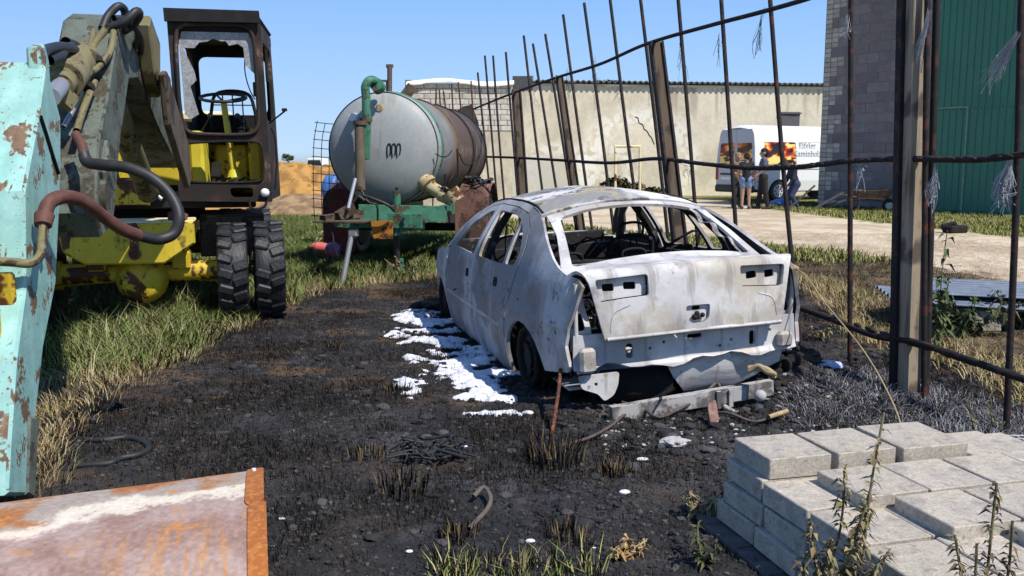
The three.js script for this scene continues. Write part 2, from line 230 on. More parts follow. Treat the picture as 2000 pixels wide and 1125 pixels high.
// ---------------------------------------------------------------- ground
const BURN = poly([[40, 1030], [100, 930], [140, 850], [215, 775], [280, 740], [345, 700], [425, 655], [480, 640], [548, 600], [620, 575], [690, 562], [770, 552], [850, 545], [880, 500], [1000, 470], [1300, 500], [1570, 560], [1625, 600], [1680, 660], [1740, 680], [1850, 715], [1960, 770], [2080, 830], [2200, 1150], [2200, 1500], [1300, 1500], [-200, 1500]]);
const ASH = poly([[1640, 760], [1720, 745], [1800, 775], [1900, 800], [2050, 860], [2050, 980], [1860, 900], [1700, 850], [1600, 830]]);
const ROAD = poly([[870, 398], [1100, 388], [1390, 388], [1440, 398], [1600, 420], [1740, 436], [2000, 463], [2400, 500], [2500, 640], [2000, 556], [1800, 516], [1640, 497], [1560, 492], [1400, 470], [1200, 455], [1000, 432], [880, 425]]);
const WET = poly([[1120, 790], [1200, 770], [1330, 800], [1420, 830], [1440, 900], [1390, 905], [1340, 880], [1200, 870]]);
const rubble = [[1545, 740, .16, .34], [1500, 770, .08, .25], [1620, 790, .06, .3], [1560, 830, .05, .25], [1700, 800, .05, .3], [1320, 850, .05, .3], [1440, 850, .04, .22], [1870, 880, .05, .3]].map(([a, b, h, r]) => { const g = grd(a, b); return [g.x, g.z, h, r]; });
function burnt(x, z) { return ss(-.18, .14, sd(BURN, x, z) + (fbm(x * 1.7, z * 1.7, 4, 0, 900) - .5) * .9 + (fbm(x * 7, z * 7, 2, 0, 905) - .5) * .25); }
function gy(x, z) {
  let y = .05 * (fbm(x * .9, z * .9, 3, 0, 910) - .5) + .022 * (fbm(x * 4, z * 4, 3, 0, 920) - .5); const n = ss(26, 18, -z);
  if (-z < 22) y += n * (.036 * (fbm(x * 9, z * 9, 3, 0, 925) - .5) + .018 * (vn(x * 31, z * 31, 0, 927) - .5)); y *= n;
  for (const [a, b, h, r] of rubble) { const q = ((x - a) ** 2 + (z - b) ** 2) / (r * r); if (q < 5) y += h * Math.exp(-q) * (.45 + 1.1 * fbm(x * 9, z * 9, 3, 0, 930)); }
  return y;
}
function groundColour(x, z, fine = true) {
  const a = fbm(x * 1.2, z * 1.2, 5, 0, 940), b = fbm(x * 5, z * 5, 4, 0, 950), c = fine ? fbm(x * 30, z * 30, 3, 0, 960) : .5, d = fine ? vn(x * 95, z * 95, 0, 970) : .5;
  const right = ss(.5, 2.2, x - (4.0 + .27 * z) + (b - .5) * 1.2);                                       // beyond the fence the earth is dry and brown
  let grass = mix3([.33, .38, .15], [.50, .49, .24], ss(.3, .7, b)); grass = mix3(grass, [.60, .53, .33], ss(.45, .65, a) * .7); grass = mix3(grass, [.24, .25, .12], ss(.5, .75, c) * .6);
  let dry = mix3([.45, .37, .26], [.29, .235, .17], ss(.35, .65, b)); dry = mix3(dry, [.22, .18, .14], ss(.5, .7, c) * .7);
  let base = mix3(grass, dry, right * ss(22, 13, -z));
  let char = mix3([.115, .11, .12], [.25, .24, .25], ss(.36, .68, b * .6 + a * .4)); char = mix3(char, [.06, .057, .062], ss(.48, .68, c * .8 + d * .2) * .85);
  char = mix3(char, [.30, .235, .175], ss(.50, .68, fbm(x * 1.6 + 9, z * 2.6, 5, 0, 980) * .7 + c * .3) * .55 * ss(.3, .6, c + .1)); char = mix3(char, [.47, .34, .2], ss(.56, .66, fbm(x * 2.0, z * 4.2, 4, 0, 985)) * ss(-4.4, -6.4, z) * .6);
  char = mix3(char, [.42, .42, .45], ss(.70, .82, b * .45 + d * .3 + c * .25) * .6); char = mix3(char, [.60, .60, .62], ss(.975, .995, d) * .7 * ss(.45, .6, a));
  const wet = ss(-.1, .3, sd(WET, x, z) + (b - .5) * .6); char = mix3(char, mix3([.30, .30, .29], [.44, .44, .43], c), wet * .8);
  const as = ss(-.15, .3, sd(ASH, x, z) + (b - .5) * .8); char = mix3(char, mix3([.30, .30, .33], [.56, .56, .6], ss(.4, .65, c)), as * .75);
  const edge = sd(BURN, x, z); let col = mix3(base, dry, ss(-.9, -.1, edge + (b - .5) * .7) * .8); col = mix3(col, char, burnt(x, z));
  const rd = ss(-.25, .25, sd(ROAD, x, z) + (b - .5) * 1.6); let road = mix3([.80, .73, .62], [.70, .62, .51], ss(.35, .65, a)); road = mix3(road, [.50, .43, .34], ss(.6, .75, c) * .5); road = mix3(road, [.80, .74, .63], ss(.55, .7, b) * .5);
  return mix3(col, road.map(v => v + (d - .5) * .08), rd);
}
const NX0 = -8, NX1 = 9, NZ0 = -1.6, NZ1 = -18.6;
function sheet(x0, x1, z0, z1, nx, nz, fy) {
  const g = new THREE.PlaneGeometry(1, 1, nx, nz), p = g.attributes.position, uv = g.attributes.uv;
  for (let i = 0; i < p.count; i++) { const s = p.getX(i) + .5, t = .5 - p.getY(i), x = lerp(x0, x1, s), z = lerp(z0, z1, 1 - t); p.setXYZ(i, x, fy(x, z), z); uv.setXY(i, s, 1 - t); }
  const ix = g.index.array; for (let i = 0; i < ix.length; i += 3) { const a = ix[i]; ix[i] = ix[i + 1]; ix[i + 1] = a; } g.computeVertexNormals();
  if (g.attributes.normal.getY(0) < 0) { for (let i = 0; i < ix.length; i += 3) { const a = ix[i]; ix[i] = ix[i + 1]; ix[i + 1] = a; } g.computeVertexNormals(); } return g;
}
function areaTex(x0, x1, z0, z1, n, fine) { const t = tex(n, (u, v) => groundColour(lerp(x0, x1, u), lerp(z0, z1, v), fine), 1); t.wrapS = t.wrapT = THREE.ClampToEdgeWrapping; return t; }
{
  const bt = bumpSoil.clone(); bt.repeat.set(17 / 1.3, 17 / 1.3); bt.needsUpdate = true;
  const near = new THREE.Mesh(sheet(NX0, NX1, NZ0, NZ1, 430, 430, gy), mat('near_ground', { map: areaTex(NX0, NX1, NZ0, NZ1, 2048, true), roughness: .97, bumpMap: bt, bumpScale: .045 }));
  sh(near); near.name = 'ground'; near.userData.kind = 'structure'; scene.add(near);
  const x0 = -60, x1 = 60, z0 = 12, z1 = -62;
  const far = new THREE.Mesh(sheet(x0, x1, z0, z1, 240, 150, (x, z) => { const i = Math.min(x - NX0, NX1 - x, NZ0 - z, z - NZ1); return gy(x, z) - (i > .25 ? .12 : 0) - .004; }), mat('yard_ground', { map: areaTex(x0, x1, z0, z1, 1400, true), roughness: .97 }));
  sh(far); far.name = 'yard_ground'; far.userData.kind = 'structure'; scene.add(far);
  const fm = mat('field_crop', { map: tex(256, (u, v) => { const a = fbm(u * 30, v * 4, 4, 4, 991); return mix3([.72, .62, .40], [.62, .53, .33], a); }, 30), roughness: 1 });
  const field = struct('field', [boxUV(sheet(-900, 900, -62, -1600, 30, 30, (x, z) => -.02)), boxUV(sheet(-900, -60, 12, -62, 4, 4, () => -.02)), boxUV(sheet(60, 900, 12, -62, 4, 4, () => -.02)), boxUV(sheet(-900, 900, 300, 12, 4, 4, () => -.02))], fm);
}
// earth heaps behind the grass
function heap(name, cx, cz, rx, rz, h, m, s) {
  const g = sheet(cx - rx, cx + rx, cz + rz, cz - rz, 110, 70, (x, z) => { const q = Math.hypot((x - cx) / rx, (z - cz) / rz) + (fbm(x * .5, z * .5, 3, 0, s) - .5) * .5; return -.1 + h * ss(1, .15, q) * (.72 + .5 * fbm(x * 1.3, z * 1.3, 5, 0, s + 5)) + .12 * (fbm(x * 5, z * 5, 3, 0, s + 9) - .5) * ss(1, .8, q); });
  return struct(name, boxUV(g), m);
}
const earthTex = (a, b, s) => tex(256, (u, v) => { const n = fbm(u * 9, v * 9, 6, 9, s); return mix3(a, b, ss(.3, .7, n)); }, 2.2);
heap('earth_mound', -7.6, -29, 5.2, 3.4, 1.5, mat('ochre_earth', { map: earthTex([.74, .56, .30], [.58, .42, .22], 995), roughness: 1, bumpMap: bumpSoil, bumpScale: .05 }), 61);
heap('earth_mound', -5.6, -25.6, 3.2, 2.6, .62, mat('pale_earth', { map: earthTex([.66, .54, .40], [.50, .40, .29], 996), roughness: 1, bumpMap: bumpSoil, bumpScale: .05 }), 67);

// ---------------------------------------------------------------- grass, stubble (nobody could count them)
function clump(n, h, w, spread, bend, s) {                            // a clump of bent blades, three faces each
  seed = s; const pos = [], nor = [];
  for (let i = 0; i < n; i++) {
    const a = rnd() * 6.283, r = spread * Math.sqrt(rnd()), x = Math.cos(a) * r, z = Math.sin(a) * r, H = h * rr(.5, 1.15), b = bend * rr(.3, 1.2) * H, q = a + rr(-1, 1), dx = Math.cos(q), dz = Math.sin(q), t = rnd() * 6.283, tx = Math.cos(t) * w / 2, tz = Math.sin(t) * w / 2;
    const P = [[x - tx, -.02, z - tz], [x + tx, -.02, z + tz], [x + dx * b * .35 + tx * .8, H * .6, z + dz * b * .35 + tz * .8], [x + dx * b * .35 - tx * .8, H * .6, z + dz * b * .35 - tz * .8], [x + dx * b, H, z + dz * b]];
    for (const k of [0, 1, 2, 0, 2, 3, 3, 2, 4]) { pos.push(...P[k]); nor.push(-dx * .4, .9, -dz * .4); }
  }
  const g = new THREE.BufferGeometry(); g.setAttribute('position', new THREE.Float32BufferAttribute(pos, 3)); g.setAttribute('normal', new THREE.Float32BufferAttribute(nor, 3)); return g;
}
function scatter(name, label, geo, m, list, cols) {
  const im = new THREE.InstancedMesh(geo, m, list.length), M4 = new THREE.Matrix4(), q = new THREE.Quaternion(), up = V(0, 1, 0), c = new THREE.Color();
  list.forEach(([x, y, z, s, sy], i) => { q.setFromEuler(new THREE.Euler(rr(-.2, .2), rnd() * 6.283, rr(-.2, .2))); M4.compose(V(x, y, z), q, V(s, s * (sy || 1), s)); im.setMatrixAt(i, M4); const k = cols[Math.floor(rnd() * cols.length)], f = rr(.8, 1.2); im.setColorAt(i, c.setRGB(k[0] * f, k[1] * f, k[2] * f)); });
  sh(im); im.name = numbered(name); im.userData = { kind: 'stuff', label, category: name.replace('_', ' ') }; scene.add(im); return im;
}
const bladeMat = mat('blade', { color: 0xffffff, roughness: .9 });
const leafMat = new THREE.MeshPhysicalMaterial({ color: 0xffffff, roughness: .85, side: THREE.DoubleSide, transmission: .25, thickness: 0 }); leafMat.name = 'leaf';
function pick(n, x0, x1, z0, z1, fn) { const L = []; let t = 0; while (L.length < n && t++ < n * 14) { const x = rr(x0, x1), z = rr(z0, z1), k = fn(x, z); if (k > 0 && rnd() < k) L.push([x, gy(x, z), z, 1]); } return L; }
const fenceX = z => 4.0 + .27 * z;
const LUSH = poly([[540, 560], [640, 540], [760, 520], [880, 480], [880, 420], [640, 395], [430, 400], [300, 420], [200, 560], [420, 560]]);
{
  seed = 11; const L1 = pick(11000, -7.5, 1, -6, -24, (x, z) => (burnt(x, z) > .35 || sd(ROAD, x, z) > 0 || x > fenceX(z) - .3 || Math.hypot(x + 5.6, z + 25.6) < 2.6) ? 0 : .35 + .65 * ss(-.5, .5, sd(LUSH, x, z)));
  scatter('grass', 'green grass between the excavator and the tank trailer', clump(20, .15, .008, .12, .8, 31), bladeMat, L1, [[.10, .17, .028], [.14, .20, .045], [.20, .22, .07], [.09, .14, .025], [.26, .24, .11]]);
  const TALL = poly([[225, 720], [300, 690], [400, 655], [425, 600], [400, 575], [230, 600], [170, 640], [190, 760]]);
  const L2 = pick(620, -5, -2, -5.2, -9.5, (x, z) => burnt(x, z) > .6 ? 0 : ss(-.3, .2, sd(TALL, x, z))); L2.forEach(l => { l[3] = rr(.7, 1.3); });
  scatter('tall_grass', 'pale tall grass growing in front of the yellow axle', clump(9, .19, .0055, .10, 1.3, 33), bladeMat, L2, [[.30, .31, .12], [.22, .27, .08], [.42, .38, .2], [.16, .22, .05]]);
  const L3 = pick(2600, -7, 8, -3, -12, (x, z) => { const e = sd(BURN, x, z); return (e > -.6 && e < .05 && sd(ROAD, x, z) < 0) ? .5 : 0; });
  scatter('dry_grass', 'straw coloured dry grass along the edge of the burnt ground', clump(14, .085, .005, .10, 1.5, 35), bladeMat, L3, [[.42, .33, .17], [.34, .25, .12], [.26, .24, .09], [.5, .42, .26], [.2, .14, .08]]);
  const L4 = pick(34000, -4, 6.5, -2.6, -12, (x, z) => burnt(x, z) < .55 ? 0 : .15 + .85 * ss(.42, .66, fbm(x * 1.6, z * 1.6, 4, 0, 1200))); L4.forEach(l => { l[3] = rr(.35, 1.15); });
  scatter('burnt_stubble', 'black and brown charred grass stubble on the burnt ground', clump(11, .030, .003, .055, .9, 37), bladeMat, L4, [[.012, .011, .011], [.02, .017, .016], [.028, .020, .015], [.010, .009, .010], [.05, .034, .02]]);
  const L5 = pick(2400, 4, 14, -3.5, -16, (x, z) => x < fenceX(z) - .2 || burnt(x, z) > .5 || sd(ROAD, x, z) > -.1 ? 0 : .6); L5.push(...pick(1700, 1, 6, -3.5, -16, (x, z) => x < fenceX(z) - .2 || burnt(x, z) > .4 || sd(ROAD, x, z) > -.1 ? 0 : .7));
  scatter('dry_weeds', 'scorched brown grass between the fence and the dirt track', clump(14, .06, .0045, .11, 1.9, 39), bladeMat, L5, [[.20, .15, .08], [.15, .105, .055], [.09, .09, .03], [.28, .22, .12], [.045, .035, .025]]);
  const L6 = pick(7000, -2, 22, -13, -32, (x, z) => { const r = sd(ROAD, x, z); return x > fenceX(z) && r < .1 && r > -4.5 ? .9 : 0; });
  scatter('lawn', 'bright green grass strip along the foot of the block barn', clump(12, .11, .014, .15, .6, 41), bladeMat, L6, [[.24, .28, .07], [.34, .34, .12], [.18, .22, .05], [.42, .37, .18]]);
  const fg = grd(1000, 1105); const L7 = []; for (let i = 0; i < 60; i++) { const x = fg.x + rr(-.28, .34) , z = fg.z + rr(-.02, .22); L7.push([x, gy(x, z), z, rr(.6, 1.1)]); }
  scatter('green_grass_tuft', 'fresh green grass at the very front of the burnt ground', clump(8, .11, .005, .05, .9, 43), bladeMat, L7, [[.16, .24, .05], [.3, .32, .1], [.36, .3, .14]]);
  const L8 = pick(2600, 1.4, 4.2, -3.6, -6.4, (x, z) => sd(ASH, x, z) > -.15 ? .9 : 0);
  scatter('net_ash', 'grey white ash fibres of burnt netting on the ground right', clump(9, .035, .003, .1, 3.2, 45), bladeMat, L8, [[.30, .30, .33], [.2, .2, .22], [.42, .42, .46], [.05, .05, .055]]);
}
{ // crumbs of charcoal, ash and scorched earth
  seed = 77; const L = pick(46000, -3.6, 5.5, -2.6, -10.5, (x, z) => burnt(x, z) < .5 ? 0 : (.35 + .65 * ss(.4, .6, fbm(x * 3, z * 3, 3, 0, 1230))) * ss(11, 4, -z)); L.forEach(l => { const k = rnd(); l[3] = .004 + .011 * k * k * k; l[4] = rr(.5, 1); });
  scatter('char_crumbs', 'fine crumbs of charcoal and ash covering the burnt ground', new THREE.IcosahedronGeometry(1, 0), bladeMat, L, [[.012, .011, .012], [.02, .018, .018], [.035, .03, .028], [.015, .014, .015], [.05, .036, .026], [.03, .028, .028], [.02, .018, .018], [.07, .068, .07]]);
}
{ // larger charred lumps, thickest behind and to the right of the car
  seed = 79; const g = new THREE.IcosahedronGeometry(1, 1), a = g.attributes.position; for (let i = 0; i < a.count; i++) { const v = V().fromBufferAttribute(a, i), f = .65 + .7 * fbm(v.x * 2.3 + 4, v.y * 2.3 + v.z * 1.7, 3, 0, 1240); a.setXYZ(i, v.x * f, v.y * f * .7, v.z * f); } g.computeVertexNormals();
  const DEB = poly([[1150, 800], [1500, 700], [1720, 690], [1850, 800], [1750, 870], [1400, 880], [1150, 890]]), L = pick(2600, -3.4, 4.5, -2.8, -9, (x, z) => burnt(x, z) < .6 ? 0 : .10 + .9 * ss(-.3, .4, sd(DEB, x, z) + (fbm(x * 3, z * 3, 3, 0, 1250) - .5) * .8)); L.forEach(l => { const k = rnd(); l[3] = .01 + .032 * k * k; l[4] = rr(.5, 1.1); });
  scatter('charred_lumps', 'charred black lumps of debris around the car', g, bladeMat, L, [[.012, .011, .012], [.02, .019, .02], [.03, .028, .028], [.055, .053, .054], [.015, .014, .015]]);
}
// single charred tufts that stand out on the burnt ground
[[1085, 905, .16, 1.5, 'largest charred black tuft with amber stalks standing behind the brown stake'], [780, 955, .12, 1.5, 'wide low charred tuft in front of the tangled black scrap'], [775, 765, .10, 1, 'charred black tuft beside the tip of the white foam'], [1200, 925, .09, .9, 'small greenish brown tuft right of the large charred tuft'], [655, 680, .07, .8, 'tiny charred tuft on the bare brown patch far left of the car'], [720, 890, .07, 1.1, 'low singed tuft left of the tangled black scrap'], [1105, 1050, .08, .9, 'singed yellow tuft at the front beside the pale feather stub'], [895, 1050, .07, .9, 'small singed tuft in front of the grey bent stick']].forEach(([px, py, h, w, label], i) => {
  const p = grd(px, py); p.y = gy(p.x, p.z) - .005; const g = clump(i === 0 ? 240 : 110, h, .006, .09 * w, .35, 500 + i), n = g.attributes.position.count, c = new Float32Array(n * 3); seed = 520 + i;
  for (let k = 0; k < n; k += 9) { const t = rnd(), col = t > (i > 2 ? .45 : .8) ? [.13, .085, .035] : t > .6 ? [.05, .034, .02] : [.012, .011, .011]; for (let j = 0; j < 9; j++) c.set(col, (k + j) * 3); }
  g.setAttribute('color', new THREE.BufferAttribute(c, 3)); g.translate(p.x, p.y, p.z); single('burnt_tuft', g, M.blade_vc || (M.blade_vc = mat('blade_vc', { vertexColors: true, roughness: .9 })), label, 'grass tuft', 'charred grass tufts', p);
});
// ---------------------------------------------------------------- the burnt-out car (own frame: x right, y up, z back; Z below counts forward from the tail)
const SOOT = [.10, .09, .088];
{
  const car = local(thing('burnt_car', 'burnt-out ash white saloon car without glass or tyres beside the fence', 'car', V(1.147, -.18, -5.194)));
  car.rotation.order = 'YXZ'; car.rotation.set(-.011, .275, .046);
  const dent = (a, b, k) => (fbm(a * 2.3, b * 2.3, 3, 0, 1300) - .5) * k;
  const wT = [[-.05, .70], [.05, .745], [.3, .805], [.8, .86], [1.4, .878], [3.2, .87], [3.8, .845], [4.2, .77], [4.45, .62], [4.6, .42]];
  const railT = [[0, 1.02], [.3, 1.035], [.45, 1.06], [.7, 1.17], [1.0, 1.30], [1.3, 1.37], [1.7, 1.40], [2.2, 1.405], [2.5, 1.38], [2.8, 1.28], [3.1, 1.14], [3.35, 1.01], [3.6, .95], [4.0, .88], [4.3, .80], [4.6, .62]];
  const rail = z => ips(railT, z, .1);
  const sideX = (z, y) => { const W = ips(wT, z, .12); let x; if (y <= .97) x = y < .6 ? W - .07 * ((.6 - y) / .4) ** 2 : W - .05 * ((y - .6) / .37) ** 2; else { const t = y - .97; x = W - .05 - .27 * t - .5 * t * t * 1.15; x -= t * .12; } x += .008 * ss(.70, .72, y) - .008 * ss(.72, .80, y); return x + dent(z, y, .014); };
  const side = s => (z, y) => V(s * sideX(z, y), y, -z);
  const arch = (c, r, a0, a1, n = 10) => { const o = []; for (let i = 0; i <= n; i++) { const a = lerp(a0, a1, i / n); o.push([c + Math.cos(a) * r, .30 + Math.sin(a) * r]); } return o; };
  const mp = { max: .05, thick: .022, inner: SOOT };
  const doorF = [[2.232, .23], [3.2, .23], [3.27, .5], [3.28, .85], [3.22, .99], [2.95, 1.165], [2.7, 1.285], [2.47, 1.35], [2.232, 1.375]];
  const winF = round([[2.30, .985], [3.02, 1.0], [2.76, 1.20], [2.47, 1.305], [2.30, 1.33]], .04);
  const doorR = [[2.206, .23], [2.206, 1.376], [1.75, 1.368], [1.42, 1.335], [1.2, 1.25], [1.07, 1.12], [1.06, 1.0], [1.12, .85], [1.22, .68], [1.262, .5], [1.275, .23]];
  const winR = round([[2.14, .985], [2.14, 1.333], [1.75, 1.325], [1.47, 1.292], [1.40, .995]], .04), winQ = round([[1.35, .998], [1.42, 1.275], [1.26, 1.205], [1.14, 1.10], [1.15, 1.01]], .03);
  const quarter = [[1.256, .235], [1.241, .5], [1.197, .68], [1.098, .85], [1.037, 1.0], [1.047, 1.125], [1.19, 1.256], [1.42, 1.342], [1.42, rail(1.42)], [1.2, rail(1.2)], [1.0, rail(1.0)], [.85, rail(.85)], [.7, rail(.7)], [.55, rail(.55)], [.42, rail(.42)], [.3, 1.03], [.16, 1.02], [.10, .98], [.13, .85], [.20, .62], [.17, .50], [.2, .46], ...arch(.87, .37, Math.PI - .3, .2)];
  const fender = [[3.215, .23], [3.28, .5], [3.29, .85], [3.3, .96], [3.6, .935], [4.0, .865], [4.3, .785], [4.5, .66], [4.52, .42], [4.3, .30], [4.02, .28], ...arch(3.62, .36, .05, Math.PI - .05).slice(1)];
  const strip = [[3.3, .985], ...[3.1, 2.95, 2.8, 2.65, 2.5, 2.2, 1.9, 1.7, 1.42].map(z => [z, rail(z) + .006]), [1.42, 1.342], [1.75, 1.375], [2.215, 1.382], [2.475, 1.356], [2.7, 1.292], [2.95, 1.172], [3.2, 1.0]];
  const sill = [[1.25, .16], [3.25, .16], [3.25, .222], [1.25, .222]];
  for (const s of [-1, 1]) {
    const fl = s < 0, m = { ...mp, flip: fl };
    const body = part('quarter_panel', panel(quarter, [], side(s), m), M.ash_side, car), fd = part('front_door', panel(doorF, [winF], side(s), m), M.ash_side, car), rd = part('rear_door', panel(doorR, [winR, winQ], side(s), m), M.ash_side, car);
    part('front_fender', panel(fender, [], side(s), m), M.ash_car, car); part('roof_rail', panel(strip, [], side(s), m), M.ash_car, car); part('sill', panel(sill, [], (z, y) => V(s * (sideX(z, y) - .03), y, -z), m), M.ash_car, car);
    for (const [d, z, y] of [[fd, 2.42, .83], [rd, 1.50, .86]]) part('handle_hole', panel(round([[z - .05, y - .035], [z + .05, y - .035], [z + .045, y + .03], [z - .04, y + .035]], .03), [], (a, b) => V(s * (sideX(a, b) + .004), b, -a), { max: .03, thick: .006, flip: fl }), M.soot, d);
    part('door_moulding', panel([[1.36, .555], [3.2, .575], [3.2, .60], [1.36, .58]], [], (a, b) => V(s * (sideX(a, b) + .005), b, -a), { max: .06, thick: .006, flip: fl }), M.ash_car, car);
    // inner door shells, pillars
    part('inner_shell', panel([[1.3, .25], [3.2, .25], [3.2, .95], [2.24, .95], [2.24, 1.36], [2.12, 1.36], [2.12, .95], [1.3, .95]], [], (z, y) => V(s * (sideX(z, y) - .075), y, -z), { max: .1, thick: .03, flip: fl }), M.burnt_interior, car);
    part('wheel_housing', panel([...arch(.87, .44, 0, Math.PI, 14), [.43, .2], [1.31, .2]], [], (z, y) => V(s * .52, y, -z), { max: .1, thick: .02, flip: fl }), M.soot, car);
    // wheels: burnt rims in a ring of charred tyre wire
    for (const [Z, y] of [[.87, .385], [3.62, .385]]) {
      const yy = y - s * .035, w = part('wheel', cyl(V(s * .60, yy, -Z), V(s * .82, yy, -Z), .075, .075, 14), M.soot, car);
      part('rim', [frame(lathe([[.05, .02], [.08, .03], [.12, -.01], [.165, .01], [.19, .02], [.205, .05], [.2, .07], [.185, .05], [.18, -.1], [.205, -.12]], 28), V(s * .765, yy, -Z), V(0, 0, 1), V(s, 0, 0), V(0, 1, 0)), ...[0, 1, 2, 3, 4].map(i => { const a = i * 1.2566 + .3; return bar(V(s * .775, yy + Math.sin(a) * .05, -Z + Math.cos(a) * .05), V(s * .785, yy + Math.sin(a) * .185, -Z + Math.cos(a) * .185), .06, .02, V(1, 0, 0)); })], M.burnt_interior, w);
      const rings = []; seed = 60 + Z * 10; for (let k = 0; k < 16; k++) { const P = [], r0 = rr(.20, .245); for (let i = 0; i < 18; i++) { const a = i / 18 * 6.283; P.push(V(s * (.68 + .085 * Math.sin(a * 2 + k) + rr(-.02, .02)), Math.max(yy + Math.sin(a) * (r0 + rr(-.02, .02)), .165), -Z + Math.cos(a) * (r0 + rr(-.02, .02)))); } rings.push(tube(P, .006, 5, 54, true)); }
      part('tyre_wire', rings, M.soot, w);
    }
  }
  // roof with shallow fire dents
  const halfR = z => sideX(z, rail(z)) - .004;
  const roofMap = (u, z) => { const h = halfR(z), v = u; return V(v * h, rail(z) + .004 + .078 * (1 - v * v) * ss(2.62, 2.2, z) * 1 + .078 * (1 - v * v) * (1 - ss(2.62, 2.2, z)) * .6 + dent(u * .9, z, .035) * (1 - v * v), -z); };
  const roof = part('roof', panel(rect(-1, 1.13, 1, 2.55), [], roofMap, { max: .05, thick: .02, inner: SOOT }), M.roof_ash, car);
  const fixUV = (o, f) => { const uv = o.geometry.attributes.uv; for (let i = 0; i < uv.count; i++) uv.setXY(i, ...f(uv.getX(i), uv.getY(i))); }; fixUV(roof, (u, v) => [u * .6, v]);
  for (const s of [-1, 1]) part('drip_channel', [0].map(() => tube([1.16, 1.4, 1.7, 2.0, 2.3, 2.52].map(z => roofMap(s * .97, z).add(V(0, .004, 0))), .008, 6, 40)), M.soot, roof);
  // bonnet, scuttle, front
  part('bonnet', panel(rect(-1, 3.42, 1, 4.45), [], (u, z) => V(u * (sideX(z, .86) - .06), rail(z) + .05 * (1 - u * u) - .01 + dent(u, z, .03), -z), { max: .08, thick: .02, inner: SOOT }), M.ash_car, car);
  part('front_panel', panel(rect(-.62, .3, .62, .74), [rect(-.5, .42, .5, .58)], (x, y) => V(x, y, -4.5 - .08 * (1 - x * x * 2)), { max: .08, thick: .03, flip: true }), M.burnt_interior, car);
  part('scuttle', [bar(V(-.72, .95, -3.42), V(.72, .95, -3.42), .16, .12)], M.burnt_interior, car);
  part('windscreen_header', panel(rect(-.56, 0, .56, .06), [], (u, t) => roofMap(u / .585, 2.555 + t), { max: .08, thick: .03 }), M.ash_car, car);
  // tailgate: window frame, deck and upright plate in one bent sheet
  const gate = [[0, 1.115, 1.405], [.42, .75, 1.255], [.78, .44, 1.085], [.86, .37, 1.07], [1.1, .125, 1.082], [1.16, .075, 1.06], [1.2, .058, 1.02], [1.56, .03, .655], [1.6, .06, .645]];
  const gz = gate.map(g => [g[0], g[1]]), gyy = gate.map(g => [g[0], g[2]]);
  const gateMap = (x, t) => { const k = ss(1.2, .7, t); return V(x, ips(gyy, t, .03) - (.02 + .15 * k) * x * x * (t < .1 ? 1.3 : 1) + dent(x, t, .016), -(ips(gz, t, .03) + .10 * x * x * (1 - k) + .02 * k * x * x)); };
  const gateOut = [[-.565, 0], [-.60, .35], [-.66, .62], [-.705, .8], [-.705, 1.0], [-.70, 1.12], [-.672, 1.18], [-.655, 1.22], [-.575, 1.575], [.575, 1.575], [.655, 1.22], [.672, 1.18], [.70, 1.12], [.705, 1.0], [.705, .8], [.66, .62], [.60, .35], [.565, 0]];
  const winB = round([[-.50, .085], [-.3, .066], [.3, .066], [.50, .085], [.555, .4], [.615, .735], [.3, .75], [-.3, .75], [-.615, .735], [-.555, .4]], .05), lampL = round([[-.62, 1.20], [-.30, 1.19], [-.30, 1.315], [-.595, 1.33]], .02), lampR = lampL.map(([a, b]) => [-a, b]), handle = round([[-.075, 1.40], [.085, 1.40], [.075, 1.475], [.045, 1.505], [-.04, 1.505], [-.07, 1.475]], .02);
  const tg = part('tailgate', panel(gateOut, [winB, lampL, lampR, handle], gateMap, { max: .045, thick: .02, flip: true, inner: SOOT }), M.ash_car, car);
  const inset = (pts, d, g) => panel(pts, g || [], (x, t) => gateMap(x, t).add(V(0, 0, -d)), { max: .05, thick: .012, flip: true });
  for (const [L, sg] of [[lampL, -1], [lampR, 1]]) {
    const hs = [[.53, .07], [.40, .075]].map(([c, w]) => round([[sg * (c - w / 2), 1.235], [sg * (c + w / 2), 1.232], [sg * (c + w / 2), 1.275], [sg * (c - w / 2), 1.28]], .012));
    part('lamp_recess', [inset(L, .045, hs)], M.ash_car, tg); part('lamp_cavity', [inset(L, .10)], M.soot, tg);
  }
  part('handle_recess', [inset(handle, .025, [round([[-.025, 1.41], [.03, 1.41], [.03, 1.432], [-.025, 1.432]], .008)])], M.ash_car, tg);
  { seed = 88; const L = []; for (let i = 0; i < 6; i++) { const a = gateMap(rr(-.03, .04), 1.46).add(V(rr(-.01, .01), rr(-.015, .015), .0)); L.push(tr(boxUV(new THREE.IcosahedronGeometry(rr(.012, .02), 1)), a.x, a.y, a.z - .005)); } part('lock_cinder', L, M.burnt_interior, tg); }
  part('lower_lip', [tube([-.57, -.3, 0, .3, .57].map(x => gateMap(x, 1.545).add(V(0, 0, .008))), .011, 6, 30)], M.ash_car, tg);
  for (const s of [-1, 1]) part('crease', tube([[.42, 1.36], [.52, 1.40], [.545, 1.5]].map(([x, t]) => gateMap(s * x, t).add(V(0, 0, -.002))), .006, 6, 14), M.ash_car, tg);
  part('stamping', tube([-.6, -.3, 0, .3, .6].map(x => gateMap(x, 1.12 - .02 * Math.abs(x)).add(V(0, -.002, 0))), .005, 5, 30), M.ash_car, tg);
  // rear panel below the tailgate, with slots and a wavy lower flange
  const slot = (x, w, y0, y1) => round([[x - w, y0], [x + w, y0], [x + w, y1], [x - w, y1]], w);
  const rp = [[-.735, .68], [.735, .68], [.745, .49]]; for (let i = 0; i <= 22; i++) { const x = lerp(.74, -.74, i / 22); rp.push([x, .475 + .018 * Math.sin(x * 9) + .012 * Math.sin(x * 23 + 1)]); } rp.push([-.745, .49]);
